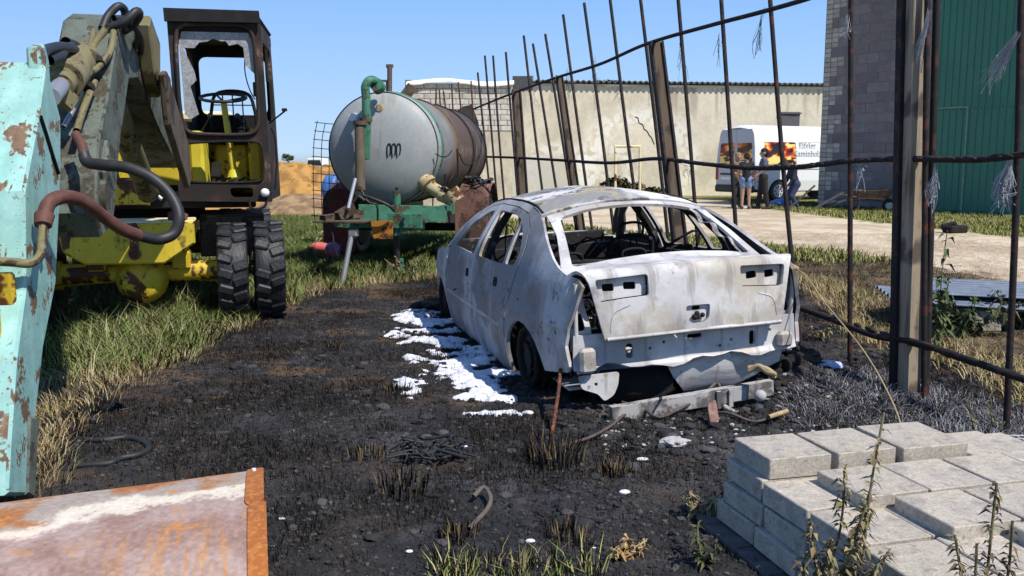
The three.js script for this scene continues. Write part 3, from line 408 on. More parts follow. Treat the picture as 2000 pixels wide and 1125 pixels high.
  const back = part('rear_panel', panel(rp, [slot(-.40, .022, .52, .61), slot(.42, .022, .52, .61), slot(.02, .05, .605, .632), ...[-.62, -.27, -.18, .19, .27, .55].map((x, i) => rect(x - .009, .53 + (i % 3) * .03, x + .009, .548 + (i % 3) * .03))], (x, y) => V(x, y, -(.125 - .02 * ss(.5, .47, y) + .10 * x * x) + dent(x, y, .02)), { max: .05, thick: .02, inner: SOOT }), M.ash_car, car);
  for (const s of [-1, 1]) part('lamp_panel', panel(round([[.60, .60], [.735, .56], [.755, .95], [.70, 1.0], [.66, .98]], .03).map(([a, b]) => [s * a, b]), [round([[.65, .70], [.715, .70], [.715, .80], [.665, .81]], .02).map(([a, b]) => [s * a, b])], (x, y) => V(x, y, -.22 + .02 * Math.sin(y * 20)), { max: .06, thick: .015 }), M.ash_car, back);
  for (const s of [-1, 1]) part('crash_box', tr(boxUV(cbox(.10, s < 0 ? .15 : .10, .06, .018)), s * (s < 0 ? .67 : .64), .535, -.135), M.ash_car, back);
  for (const s of [-1, 1]) part('lamp_flange', tube([[.715, .99, .16], [.72, .85, .17], [.715, .66, .19], [.705, .45, .18]].map(([x, y, z]) => V(s * x, y, -z)), .016, 6, 24), M.ash_car, back);
  // spare wheel well and boot floor seen from behind
  const wellMap = (x, t) => { const a = clamp(t, 0, 1); return V(x, lerp(.485, .225, a) + .05 * Math.abs(x) ** 3 + .01 * Math.sin(x * 14) + dent(x, t, .02), -(.16 + .1 * a * a + .1 * x * x)); };
  part('boot_floor', [panel([[-.16, 0], [.68, 0], [.66, .5], [.5, .8], [.2, 1], [.0, .9], [-.10, .45]], [round([[.43, .56], [.49, .56], [.49, .68], [.43, .68]], .02)], wellMap, { max: .06, thick: .015, flip: true, inner: SOOT }), boxUV(tr(cbox(1.4, .02, 3.9, .005), 0, .30, -2.35)), panel(round([[-.72, .44], [-.46, .44], [-.47, .36], [-.50, .30], [-.56, .27], [-.60, .32], [-.70, .36]], .02), [rect(-.62, .37, -.60, .39)], (x, y) => V(x, y, -.16), { max: .05, thick: .012 })], M.ash_car, car);
  part('exhaust_silencer', [cyl(V(-.5, .31, -.35), V(-.08, .31, -.30), .10, .10, 18)], M.soot, car);
  // collapsed bumper beam with the tow ball
  const bb = part('bumper_beam', [bar(V(-.60, .25, .03), V(.46, .285, .01), .05, .085), bar(V(-.60, .21, .01), V(.46, .245, -.01), .09, .02)], M.ash_metal, car);
  for (const x of [.08, .16]) part('bracket', bar(V(x, .20, .05), V(x, .31, .05), .014, .03), M.ash_metal, bb);
  part('tow_ball', [tube([V(.12, .21, 0), V(.16, .175, .10), V(.26, .18, .16), V(.285, .24, .17)], .022, 8, 20), tr(boxUV(new THREE.SphereGeometry(.036, 16, 12)), .285, .285, .17)], M.ash_metal, bb);
  // interior: dash beam, seats as bare frames, steering wheel, levers
  part('dashboard_beam', [bar(V(-.7, .86, -3.05), V(.7, .86, -3.05), .10, .14), bar(V(.1, .5, -3.0), V(.1, .85, -3.05), .18, .12)], M.burnt_interior, car);
  part('steering_wheel', [frame(boxUV(new THREE.TorusGeometry(.18, .012, 8, 28)), V(-.36, .92, -2.72), V(1, 0, 0), V(0, .8, -.6), V(0, .6, .8)), cyl(V(-.36, .92, -2.72), V(-.36, .82, -3.0), .025)], M.burnt_interior, car);
  const seat = (x, Z) => { const t = []; for (const s of [-.22, .22]) t.push(tube([V(x + s, .42, -Z - .42), V(x + s, .47, -Z), V(x + s * .95, .75, -Z + .10), V(x + s * .8, 1.04, -Z + .2)], .022, 6, 24)); t.push(tube([V(x - .176, 1.04, -Z + .2), V(x - .08, 1.08, -Z + .21), V(x + .08, 1.08, -Z + .21), V(x + .176, 1.04, -Z + .2)], .02, 6, 16)); for (let i = 0; i < 5; i++) t.push(cyl(V(x - .2, .55 + i * .1, -Z + .06 + i * .03), V(x + .2, .55 + i * .1, -Z + .06 + i * .03), .008, .008, 6));
    t.push(tube([V(x - .09, 1.06, -Z + .21), V(x - .09, 1.17, -Z + .22), V(x + .09, 1.17, -Z + .22), V(x + .09, 1.06, -Z + .21)], .011, 6, 18), tr(boxUV(cbox(.46, .08, .46, .02)), x, .43, -Z - .2)); return t; };
  part('seat_frame', seat(-.36, 2.05), M.burnt_interior, car); part('seat_frame', seat(.36, 2.05), M.burnt_interior, car);
  const bench = []; for (let i = 0; i < 7; i++) { const x = -.6 + i * .2; bench.push(cyl(V(x, .5, -1.28), V(x, .93, -1.12), .012, .012, 6)); } bench.push(tube([V(-.64, .5, -1.28), V(-.64, .95, -1.12), V(0, .98, -1.1), V(.64, .95, -1.12), V(.64, .5, -1.28)], .02, 6, 40), tr(boxUV(cbox(1.3, .1, .45, .03)), 0, .43, -1.5));
  for (const x of [-.42, .05, .42]) bench.push(tube([V(x - .08, .96, -1.1), V(x - .08, 1.05, -1.08), V(x + .08, 1.05, -1.08), V(x + .08, .96, -1.1)], .01, 6, 14)); part('rear_bench_frame', bench, M.burnt_interior, car);
  part('parcel_frame', [bar(V(-.62, .98, -.95), V(.62, .98, -.95), .03, .05), bar(V(-.4, .93, -.6), V(-.1, .96, -.65), .2, .03), bar(V(.15, .95, -.62), V(.32, .955, -.66), .16, .03), ...[-.2, .02, .3, .45].map((x, i) => tube([V(x, .9, -.7), V(x + .02, 1.0 + .03 * (i % 2), -.72), V(x + .05, 1.02, -.78), V(x + .1, .95, -.85)], .009, 5, 14))], M.ash_metal, car);
  { seed = 91; const L = []; for (let i = 0; i < 64; i++) { const p = V(rr(-.62, .62), rr(.34, .75), -rr(.4, 2.9)); L.push(tube([p, p.clone().add(V(rr(-.15, .15), rr(.05, .3), rr(-.15, .15))), p.clone().add(V(rr(-.3, .3), rr(.1, .45), rr(-.3, .3))), p.clone().add(V(rr(-.4, .4), rr(0, .3), rr(-.4, .4)))], rr(.004, .012), 5, 14)); } part('wiring', L, M.burnt_interior, car); }
  part('glass_remnant', panel([[.47, .10], [.60, .70], [.57, .66], [.53, .5], [.50, .42], [.47, .28], [.44, .12]], [], (x, t) => gateMap(x + .012 * Math.sin(t * 40), t).add(V(0, -.025 - .02 * Math.sin(t * 31), 0)), { max: .04, thick: .004 }), M.ash_metal, tg);
}
// ---------------------------------------------------------------- foam beside the car
let FO_SAFE;
{
  const FO = FO_SAFE = poly([[758, 626], [790, 612], [850, 616], [880, 628], [905, 660], [950, 705], [985, 740], [1015, 775], [990, 792], [950, 785], [930, 762], [880, 758], [835, 768], [800, 742], [830, 735], [870, 722], [862, 705], [800, 692], [795, 655], [780, 640]]);
  const xs = FO.map(p => p[0]), zs = FO.map(p => p[1]), x0 = Math.min(...xs) - .2, x1 = Math.max(...xs) + .9, z0 = Math.max(...zs) + .3, z1 = Math.min(...zs) - .4, st = .016;
  const h = (x, z) => { const e = sd(FO, x, z), n = fbm(x * 4, z * 6, 4, 0, 1400), k = fbm(x * 12, z * 14, 3, 0, 1410); return e * .45 + (n - .53) * .52 + (k - .5) * .05; };
  const nx = Math.ceil((x1 - x0) / st), nz = Math.ceil((z0 - z1) / st), pos = [], idx = [], id = new Map(), hv = new Float32Array((nx + 1) * (nz + 1));
  for (let j = 0; j <= nz; j++) for (let i = 0; i <= nx; i++) hv[j * (nx + 1) + i] = h(x0 + i * st, z0 - j * st);
  const vx = (i, j) => { const k = j * (nx + 1) + i; if (id.has(k)) return id.get(k); const x = x0 + i * st, z = z0 - j * st, v = hv[k], y = gy(x, z) + (v <= 0 ? -.012 : .008 + .02 * (1 - Math.exp(-v * 9)) + .006 * (fbm(x * 30, z * 30, 2, 0, 1420) - .5)); pos.push(x, y, z); id.set(k, pos.length / 3 - 1); return pos.length / 3 - 1; };
  for (let j = 0; j < nz; j++) for (let i = 0; i < nx; i++) { const k = j * (nx + 1) + i; if (Math.max(hv[k], hv[k + 1], hv[k + nx + 1], hv[k + nx + 2]) > 0) { const a = vx(i, j), b = vx(i + 1, j), c = vx(i, j + 1), d = vx(i + 1, j + 1); idx.push(a, b, d, a, d, c); } }
  const g = new THREE.BufferGeometry(); g.setAttribute('position', new THREE.Float32BufferAttribute(pos, 3)); g.setIndex(idx); g.computeVertexNormals();
  const o = single('foam', boxUV(g), M.foam, 'white extinguishing foam lying on the burnt ground beside the car doors', 'foam'); o.userData.kind = 'stuff';
}
// ---------------------------------------------------------------- wheeled excavator
const lug = []; 
function makeTyre(R, w, s0) {                                        // tyre in its own frame, axle along x, with burnt blocks of tread
  const prof = [[R * .56, -w * .42], [R * .7, -w * .5], [R * .86, -w * .5], [R * .95, -w * .44], [R * .965, -w * .2], [R * .965, w * .2], [R * .95, w * .44], [R * .86, w * .5], [R * .7, w * .5], [R * .56, w * .42]];
  const L = [lathe(prof, 44).rotateZ(Math.PI / 2)]; seed = s0; const n = 20;
  for (let i = 0; i < n; i++) for (const s of [-1, 1]) { const a = (i + (s > 0 ? .5 : 0)) / n * 6.283; if (rnd() < .06) continue; const g = cbox(w * .50, .04 * rr(.6, 1.1), R * .2 * rr(.85, 1.1), .014); g.rotateY(s * .32); g.translate(s * w * .245, R * .975, 0); g.rotateX(a); L.push(boxUV(g)); }
  return L;
}
const EX = { O: V(-3.42, 0, -8.2), R: V(.955, 0, -.295), F: V(.295, 0, .955) };
const exf = (r, y, f) => EX.O.clone().addScaledVector(EX.R, r).addScaledVector(EX.F, f).setY(y);     // right, up, forward (towards the camera) from the front axle
{
  const ex = thing('wheeled_excavator', 'yellow wheeled excavator with burnt black cab and turquoise digging arm', 'excavator', V(-3.42, 0, -8.2));
  const B = (w, h, d, r, y, f, c = .012) => boxUV(frame(cbox(w, h, d, c), exf(r, y, f), EX.R, V(0, 1, 0), EX.F));
  // wheels: twin tyres right and left, front and rear
  const tyre = makeTyre(.465, .27, 700), rim = [cyl(V(-.11, 0, 0), V(.11, 0, 0), .265, .265, 24, true), cyl(V(-.02, 0, 0), V(.02, 0, 0), .262, .262, 24), cyl(V(-.1, 0, 0), V(.12, 0, 0), .11, .1, 16)];
  const tg_ = join(tyre), rg_ = join(rim);
  for (const [r, f] of [[.81, 0], [1.14, 0], [-.81, 0], [-1.12, 0], [.81, -2.7], [1.13, -2.7], [-.81, -2.7]]) {
    const p = exf(r, .44 + gy(...(q => [q.x, q.z])(exf(r, 0, f))), f), W = frame(rg_.clone(), p, EX.R, V(0, 1, 0), EX.F), w = part('wheel', W, M.brown_plate, ex);
    part('tyre', frame(tg_.clone().rotateX(r * 3), p, EX.R, V(0, 1, 0), EX.F), M.tyre_burnt, w);
  }
  for (const f of [0, -2.7]) {
    const ax = part('axle', [cyl(exf(-.72, .46, f), exf(0, .47, f), .105, .08, 18), cyl(exf(.72, .46, f), exf(-.02, .47, f), .105, .08, 18), cyl(exf(-.92, .46, f), exf(-.66, .46, f), .15, .13, 20), cyl(exf(.92, .46, f), exf(.66, .46, f), .15, .13, 20)], M.yellow, ex);
    part('differential', frame(lathe([[.001, -.19], [.1, -.185], [.17, -.13], [.2, -.06], [.225, -.055], [.225, .0], [.2, .01], [.19, .1], [.14, .16], [.001, .17]], 28).rotateX(Math.PI / 2), exf(.02, .42, f + .12), EX.R, V(0, 1, 0), EX.F), M.yellow, ax);
    for (const s of [-1, 1]) part('spring_seat', B(.16, .16, .22, s * .36, .58, f + .02), M.yellow, ax);
  }
  // chassis with its bevelled front plate
  const ch = part('chassis', [B(.86, .2, 3.6, 0, .78, -1.45), B(.5, .12, 3.3, 0, .64, -1.5)], M.yellow, ex);
  const plate = [[-.60, .92], [-.57, .70], [-.40, .595], [.24, .585], [.50, .76], [.50, .955]];
  part('front_plate', frame(ext(plate, .16, .015), exf(0, 0, .36), EX.R, V(0, 1, 0), EX.F), M.yellow, ch); part('deck_plate', B(1.08, .025, .55, -.04, .945, .12), M.cream, ch);
  part('bracket', [B(.16, .05, .22, .36, .985, .22), B(.1, .1, .1, .32, .98, .2)], M.rust_steel, ch); part('bracket', [B(.18, .06, .2, -.38, .985, .2)], M.rust_steel, ch); part('tow_eye', [frame(boxUV(new THREE.TorusGeometry(.04, .012, 8, 18)), exf(0.0, .68, .455), EX.R, V(0, 1, 0), EX.F), B(.07, .3, .02, .0, .80, .448)], M.rust_steel, ch);
  part('tool_box', [B(.62, .40, .02, .82, .74, -.55), B(.62, .02, .9, .82, .95, -1.0), B(.02, .40, .9, 1.12, .74, -1.0), B(.02, .40, .9, .52, .74, -1.0)], M.brown_plate, ex);
  // slew ring and upper platform
  part('slew_ring', cyl(exf(-.0, .88, -1.25), exf(-.0, 1.06, -1.25), .55, .55, 36), M.soot, ex);
  const up = part('platform', [B(2.3, .10, 3.4, -.1, 1.09, -1.9)], M.soot, ex);
  part('engine_cover', [B(2.1, .78, 1.5, -.2, 1.55, -2.95, .05)], M.yellow, up); part('engine_top', [B(2.14, .12, 1.56, -.2, 1.99, -2.95, .03)], M.cream, up);
  part('side_body', [B(.5, .62, 1.5, -1.02, 1.45, -1.2, .03)], M.yellow, up); part('side_plate', [B(.36, .66, .03, -.66, 1.42, -.5)], M.yellow_clean, up); part('side_plate', [B(.03, .7, 1.2, -.02, 1.48, -1.1)], M.yellow_clean, up);
  part('boom_foot', [B(.04, .75, .7, -.50, 1.5, -.9)], M.yellow, up); part('boom_foot', [B(.04, .75, .7, -.08, 1.5, -.9)], M.yellow, up); part('pump', [cyl(exf(-.3, 1.16, -.62), exf(-.3, 1.5, -.7), .10, .08, 16), B(.2, .2, .2, -.66, 1.25, -.4)], M.soot, up);
  part('skirt', [B(1.3, .26, .04, -.55, 1.2, -.18)], M.yellow, up); part('ram', [cyl(exf(.02, 1.33, .02), exf(.22, 1.14, .1), .018, .018, 10)], M.steel, up);
  // ---- cab
  const c0 = at(442, 391, 8.55), R = V(.985, 0, -.17).normalize(), Fw = V(.17, 0, .985).normalize(), U = V(-.028, 1, -.01).normalize();
  const cab = (r, u, f = 0) => c0.clone().addScaledVector(R, r * .98).addScaledVector(U, u * .945).addScaledVector(Fw, f); const cf = f => (r, u) => cab(r, u, f);
  const upWin = round([[-.345, .655, .13], [.345, .655, .13], [.36, 1.0, .02], [.345, 1.71, .12], [-.345, 1.71, .12], [-.365, 1.0, .02]], .1, 6), loWin = round([[-.345, .185], [.36, .185], [.37, .58], [-.35, .565]], .07, 5), oval = round([[.05, .03], [.26, .03], [.265, .125], [.045, .125]], .04, 5);
  const frontOut = round([[-.425, 0], [.425, -.01], [.43, .3], [.425, 1.76], [-.425, 1.76], [-.42, .3]], .03);
  const cb = part('cab', panel(frontOut, [upWin, loWin, oval], cf(0), { max: .3, thick: .045 }), M.cab_steel, ex);
  part('window_rubber', [tube(upWin.filter((_, i) => i % 2 === 0).map(([a, b]) => cab(a, b, .012)), .02, 8, 120, true)], M.cab_steel, cb); part('window_rubber', [tube(loWin.filter((_, i) => i % 2 === 0).map(([a, b]) => cab(a, b, .008)), .012, 8, 100, true)], M.soot, cb);
  part('lower_bumper', panel(round([[-.43, -.005], [.435, -.02], [.44, .15], [-.43, .165]], .02), [oval], cf(.035), { max: .2, thick: .033 }), M.cab_steel, cb);
  for (const s of [-1, 1]) part('side_wall', panel(round([[-1.12, 0], [-.02, 0], [-.02, 1.74], [-1.02, 1.74], [-1.12, 1.0]], .03), [round([[-.92, .8], [-.12, .8], [-.12, 1.58], [-.88, 1.58]], .1)], (f, u) => cab(s * .42, u, f), { max: .3, thick: .03, flip: s > 0 }), M.cab_steel, cb);
  part('rear_wall', panel(rect(-.40, 0, .40, 1.72), [round([[-.345, .90], [.345, .90], [.345, 1.53], [-.345, 1.53]], .09, 5)], cf(-1.09), { max: .3, thick: .03 }), M.soot, cb);
  part('inner_wall', panel(rect(-.385, .0, .385, .62), [], cf(-1.03), { max: .3, thick: .02 }), M.yellow_clean, cb); for (const s of [-1, 1]) part('inner_wall', panel(rect(-1.05, .0, -.06, .72), [], (f, u) => cab(s * .385, u, f), { max: .3, thick: .01, flip: s < 0 }), M.yellow, cb);
  part('roof', [boxUV(frame(cbox(.84, .05, 1.12, .02), cab(0, 1.78, -.53), R, U, Fw)), panel([[-.435, 1.73], [.43, 1.735], [.422, 1.85], [-.44, 1.855]], [], (r, u) => cab(r, u, .07 - (u - 1.73) * .1), { max: .2, thick: .03 }), boxUV(frame(cbox(.82, .10, 1.1, .01), cab(0, 1.70, -.56), R, U, Fw))], M.soot, cb);
  part('floor', [boxUV(frame(cbox(.8, .04, 1.05, .01), cab(0, .13, -.54), R, U, Fw))], M.soot, cb);
  const edge = [[-.20, 1.36], [-.22, 1.47], [-.15, 1.545], [-.08, 1.56], [-.02, 1.585], [.05, 1.565], [.09, 1.57], [.12, 1.53], [.2, 1.54], [.25, 1.505], [.255, 1.35], [.33, 1.28], [.345, 1.2], [.335, .8]]; 
  part('broken_windscreen', [panel([[-.33, 1.15], [-.335, 1.55], [-.30, 1.66], [-.22, 1.695], [.22, 1.695], [.30, 1.66], [.335, 1.55], [.34, 1.25], [.26, 1.33], [.25, 1.505], [.2, 1.54], [.12, 1.52], [.09, 1.565], [.05, 1.56], [-.02, 1.585], [-.08, 1.555], [-.15, 1.545], [-.2, 1.49], [-.3, 1.49], [-.215, 1.27], [-.2, 1.18], [-.26, 1.12], [-.2, .85], [-.28, .8], [-.33, .85]], [], cf(-.02), { max: .1, thick: .006 })], Object.assign(new THREE.MeshPhysicalMaterial({ map: tex(256, (u, v) => { const a = fbm(u * 40, v * 40, 3, 40, 820), b = fbm(u * 9, v * 9, 4, 9, 821); return g1(.70 + (a - .5) * .3 + (b - .5) * .15); }, .5), roughness: .5, transmission: .35, thickness: 0, side: THREE.DoubleSide }), { name: 'crazed_glass' }), cb, 'crazed grey remains of the windscreen');
  const hub = cab(-.02, 1.0, -.42), col = part('steering_column', [cyl(cab(.05, .16, -.36), hub, .032, .03, 14), cyl(cab(.055, .14, -.36), cab(.045, .30, -.37), .11, .05, 16)], M.yellow_clean, cb);
  part('steering_wheel', [frame(boxUV(new THREE.TorusGeometry(.215, .016, 10, 40)), hub.clone().addScaledVector(U, .04), R, Fw.clone().negate().addScaledVector(U, .25).normalize(), U.clone().addScaledVector(Fw, .25).normalize()), ...[0, 2.1, 4.2].map(a => { const e = hub.clone().addScaledVector(U, .045).addScaledVector(R, Math.cos(a) * .2).addScaledVector(Fw, Math.sin(a) * .2).addScaledVector(U, -Math.sin(a) * .05); return cyl(hub, e, .011, .009, 8); })], M.rubber, cb);
  part('seat', [boxUV(frame(cbox(.46, .1, .4, .03), cab(-.02, .62, -.78), R, U, Fw)), tube([[-.24, .62], [-.22, .95], [-.16, 1.12], [.16, 1.12], [.22, .95], [.24, .62]].map(([a, b]) => cab(a, b, -.95)), .018, 8, 40), ...[-.1, 0, .1].map(x => cyl(cab(x, .62, -.95), cab(x, 1.12, -.95), .007, .007, 6)), ...[.75, .88, 1.0].map(y => cyl(cab(-.22, y, -.95), cab(.22, y, -.95), .006, .006, 6))], M.soot, cb);
  part('seat_base', [boxUV(frame(cbox(.34, .44, .3, .03), cab(-.02, .36, -.85), R, U, Fw))], M.yellow, cb); part('console', [boxUV(frame(cbox(.14, .52, .35, .03), cab(-.29, .42, -.4), R, U, Fw))], M.yellow_clean, cb); part('console', [boxUV(frame(cbox(.13, .55, .35, .03), cab(.27, .43, -.42), R, U, Fw))], M.yellow, cb);
  for (const [a, b] of [[-.27, -.14], [.27, .12]]) part('lever', [cyl(cab(a, .66, -.4), cab(b, .84, -.3), .009, .007, 8), boxUV(frame(new THREE.SphereGeometry(.028, 10, 8), cab(b, .85, -.3), R, U, Fw))], M.hose, cb);
  part('pedal', [cyl(cab(-.16, .15, -.3), cab(-.13, .3, -.42), .012), boxUV(frame(cbox(.09, .16, .02, .008), cab(-.13, .3, -.36), R, V(0, .9, -.4).normalize(), V(0, .4, .9).normalize()))], M.soot, cb);
  part('floor_debris', [0, 1, 2, 3, 4, 5].map(i => cyl(cab(-.2 + i * .08, .165, -.12 - .04 * (i % 3)), cab(-.05 + i * .07, .20 + .02 * (i % 2), -.3), .012, .01, 7)), M.hose, cb);
  part('wire', [tube([cab(.24, 1.53, -.3), cab(.22, 1.3, -.3), cab(.26, 1.1, -.3), cab(.30, 1.02, -.3)], .006, 6, 24), boxUV(frame(cbox(.05, .14, .05, .01), cab(.315, 1.12, -.28), R, U, Fw))], M.rubber, cb);
  part('work_lamp', [boxUV(frame(new THREE.SphereGeometry(.042, 14, 10), cab(.375, .075, .07), R, U, Fw)), cyl(cab(.375, .075, .0), cab(.375, .075, .07), .02)], M.white_paint, cb); part('tow_hook', [tube([cab(.22, 0, .03), cab(.23, -.07, .05), cab(.3, -.09, .05), cab(.37, -.05, .05), cab(.38, .02, .03)], .012, 8, 24)], M.soot, cb);
  part('mirror_arm', [cyl(cab(.44, .77, -.1), cab(.60, .885, .0), .008), boxUV(frame(cbox(.05, .03, .02, .005), cab(.60, .90, .0), R, U, Fw))], M.soot, cb); part('grab_rail', [tube([cab(.46, .72, -.05), cab(.485, .66, -.05), cab(.49, .35, -.05), cab(.46, .1, -.05)], .01, 8, 20)], M.soot, cb); part('hinge', cyl(cab(.45, 1.18, -.08), cab(.45, 1.5, -.08), .016), M.soot, cb);
  // ---- boom: bent box girder from the machine forward and down to the stick
  const ap = at(243, 110, 6.0), D = V(.23, 0, .973).normalize(), Rr = V(.973, 0, -.23).normalize(), bm = (s, y, r = 0) => V(ap.x, 0, ap.z).addScaledVector(D, s).addScaledVector(Rr, r).setY(y);
  const bp = [[-2.45, 1.78], [-1.3, 2.18], [-.5, 2.42], [-.12, 2.435], [.12, 2.36], [.62, 1.85], [.92, 1.62], [1.06, 1.40], [1.12, 1.20], [1.02, 1.06], [.86, 1.08], [.62, 1.22], [.30, 1.62], [-.12, 2.02], [-.5, 2.06], [-1.4, 1.72], [-2.45, 1.42]];
  const girder = (pts, w, r) => { const g = ext(pts, w, .012); return boxUV(frame(g, V(ap.x, 0, ap.z).addScaledVector(Rr, r), D, V(0, 1, 0), Rr)); };
  const bo = part('boom', [girder(bp, .33, -.165)], M.turquoise_dirty, ex);
  part('boom_plate', [girder([[-1.9, 1.62], [-.75, 2.14], [-.62, 2.10], [-.75, 1.75], [-1.75, 1.25], [-1.95, 1.32]], .05, .14)], M.brown_plate, bo); part('boom_plate', [girder([[-.95, 2.36], [-.55, 2.5], [-.45, 2.42], [-.6, 2.1], [-.8, 1.95]], .10, .05)], M.olive, bo);
  part('boom_ram', [cyl(bm(-1.95, 1.2, -.2), bm(-.5, 1.95, -.2), .09, .09, 18)], M.olive, bo); part('pivot_boss', [cyl(bm(.9, 1.28, -.42), bm(.9, 1.28, .03), .13, .13, 24)], M.turquoise_dirty, bo); part('cheek', [girder([[.55, 1.52], [.80, 1.60], [1.0, 1.42], [.95, 1.32], [.72, 1.3]], .46, -.2)], M.turquoise_dirty, bo);
  part('stick_ram', [cyl(at(163, 112, 5.55), at(125, 158, 5.0), .095, .10, 26), cyl(at(148, 130, 5.4), at(144, 135, 5.33), .108, .108, 26), cyl(at(125, 158, 5.0), at(118, 168, 4.9), .075, .065, 20), bar(at(135, 180, 4.95), at(120, 205, 4.9), .07, .1)], M.olive, bo); part('ram_rod', [cyl(at(122, 163, 4.95), at(100, 190, 4.6), .045, .045, 16)], M.steel, bo);
  for (const [P, r, m] of [[[[222, 62, 5.75], [216, 98, 5.6], [196, 128, 5.45], [166, 150, 5.2], [135, 190, 5.0]], .020, 'olive'], [[[205, 58, 5.78], [185, 85, 5.7], [175, 105, 5.6]], .022, 'olive'], [[[183, 62, 5.8], [176, 95, 5.65]], .018, 'olive'], [[[160, 62, 5.82], [152, 85, 5.7]], .018, 'olive'], [[[185, 160, 5.35], [166, 205, 5.1], [150, 255, 4.95]], .020, 'olive'], [[[160, 180, 5.2], [140, 220, 5.05], [124, 248, 4.95]], .014, 'steel'], [[[148, 262, 4.9], [160, 285, 4.85], [166, 305, 4.8]], .026, 'hose_brown']]) part('pipe', tube(P.map(q => at(...q)), r, 8), M[m], bo);
  for (const c of [cyl(at(190, 118, 5.5), at(194, 128, 5.45), .035), cyl(at(172, 168, 5.25), at(168, 176, 5.22), .04), cyl(at(164, 142, 5.25), at(160, 148, 5.2), .034)]) part('pipe_clamp', c, M.soot, bo);
  for (const [P, r, m] of [[[[200, 56, 5.8], [212, 30, 5.85], [232, 12, 5.9], [243, 20, 5.95], [243, 60, 5.98]], .026, 'hose'], [[[215, 54, 5.8], [243, 42, 5.8], [266, 22, 5.85], [272, 30, 5.95], [258, 50, 6.0], [240, 62, 6.0]], .026, 'hose'], [[[222, 36, 5.8], [245, 38, 5.9], [268, 60, 6.1], [276, 88, 6.4], [268, 130, 6.8]], .022, 'hose'], [[[262, 40, 6.0], [270, 70, 6.2], [262, 92, 6.4], [258, 110, 6.5]], .022, 'hose'], [[[82, 112, 4.5], [84, 102, 4.6], [112, 92, 4.9], [140, 95, 5.2], [150, 102, 5.4]], .028, 'hose'], [[[96, 118, 4.7], [118, 108, 4.9], [126, 98, 5.1], [140, 90, 5.3]], .026, 'hose'], [[[128, 82, 5.3], [142, 88, 5.4], [160, 98, 5.5]], .03, 'hose'],
    [[[283, 178, 8.2], [300, 158, 8.2], [318, 146, 8.2], [328, 155, 8.2], [318, 190, 8.2], [302, 214, 8.2]], .022, 'hose'], [[[286, 176, 8.2], [296, 160, 8.2], [308, 150, 8.2], [318, 158, 8.2], [308, 190, 8.2], [300, 205, 8.2]], .02, 'hose'], [[[280, 170, 8.3], [292, 155, 8.3], [306, 149, 8.3], [300, 180, 8.3], [293, 200, 8.3]], .02, 'steel'],
    [[[163, 300, 4.8], [170, 316, 4.78], [200, 322, 4.76], [250, 328, 4.75], [300, 350, 4.75], [335, 385, 4.75], [350, 425, 4.72], [340, 455, 4.7], [312, 467, 4.65], [270, 460, 4.55]], .030, 'hose'], [[[270, 460, 4.55], [240, 448, 4.45], [205, 425, 4.35], [180, 405, 4.25], [150, 388, 4.15], [118, 385, 4.05], [95, 398, 3.97], [86, 425, 3.92]], .032, 'hose_brown']]) part('hose', tube(P.map(q => at(...q)), r, 10, P.length * 10), M[m], ex);
  part('hose_coupling', [cyl(at(87, 420, 3.93), at(84, 440, 3.9), .042, .036, 14)], M.hose_brown, ex); part('feed_pipe', [tube([[84, 440, 3.9], [82, 470, 3.86], [78, 498, 3.8], [60, 514, 3.74], [20, 512, 3.7], [-60, 508, 3.68]].map(q => at(...q)), .019, 10, 50)], M.olive, ex);
  // ---- stick: tapered box girder, right face seen obliquely
  const Q = [-2.06, -3.75], DD = [.25, .968], sf = [[90, 123], [119, 231], [119, 336], [117, 396], [109, 556], [85, 679], [53, 967], [15, 967], [21, 860], [32, 700], [50, 567], [49, 433], [48, 373], [76, 224]];
  const Dn = V(.25, 0, .968).normalize(), Sr = V(.968, 0, -.25).normalize(), sp = sf.map(([a, b]) => { const h = hitP(a, b, Q, DD); return [(h.x - Q[0]) * Dn.x + (h.z - Q[1]) * Dn.z, h.y]; });
  const stickG = (pts, w, r, bev = .012) => boxUV(frame(ext(pts, w, bev), V(Q[0], 0, Q[1]).addScaledVector(Sr, r), Dn, V(0, 1, 0), Sr));
  const st = part('stick', [stickG(sp, .42, -.21)], M.turquoise, ex);
  const yTop = sp[0][1], s0 = sp[0][0]; for (const r of [-.05, -.37]) part('stick_lug', [stickG([[s0 - .16, yTop - .15], [s0 + .03, yTop - .12], [s0 + .02, yTop + .07], [s0 - .1, yTop + .10], [s0 - .16, yTop + .03]], .06, r)], M.turquoise, st);
  const wl = [[77, 228], [88, 262], [98, 295], [112, 338]].map(([a, b]) => hitP(a, b, Q, DD).addScaledVector(Sr, .004)); part('weld_bead', [tube(wl, .011, 6, 40)], M.soot, st);
  const midS = y => { let best = -9; for (const [s, yy] of sp) if (Math.abs(yy - y) < .12) best = Math.max(best, s); return best; };
  part('bucket_ram', [cyl(V(Q[0], 1.22, Q[1]).addScaledVector(Dn, .13).addScaledVector(Sr, -.13), V(Q[0], .72, Q[1]).addScaledVector(Dn, .12).addScaledVector(Sr, -.13), .062, .062, 20), cyl(V(Q[0], 1.26, Q[1]).addScaledVector(Dn, .1).addScaledVector(Sr, -.13), V(Q[0], 1.16, Q[1]).addScaledVector(Dn, .13).addScaledVector(Sr, -.13), .075, .07, 20), cyl(V(Q[0], .72, Q[1]).addScaledVector(Dn, .12).addScaledVector(Sr, -.13), V(Q[0], .35, Q[1]).addScaledVector(Dn, .12).addScaledVector(Sr, -.13), .03, .03, 14)], M.yellow, st); part('flange', [stickG([[.0, 1.02], [.035, 1.02], [.03, .5], [.0, .5]], .30, -.18)], M.yellow, st);
  part('link_arm', [stickG([[-.04, .38], [.10, .42], [.22, .12], [.12, .06]], .06, -.02)], M.turquoise_dirty, st);
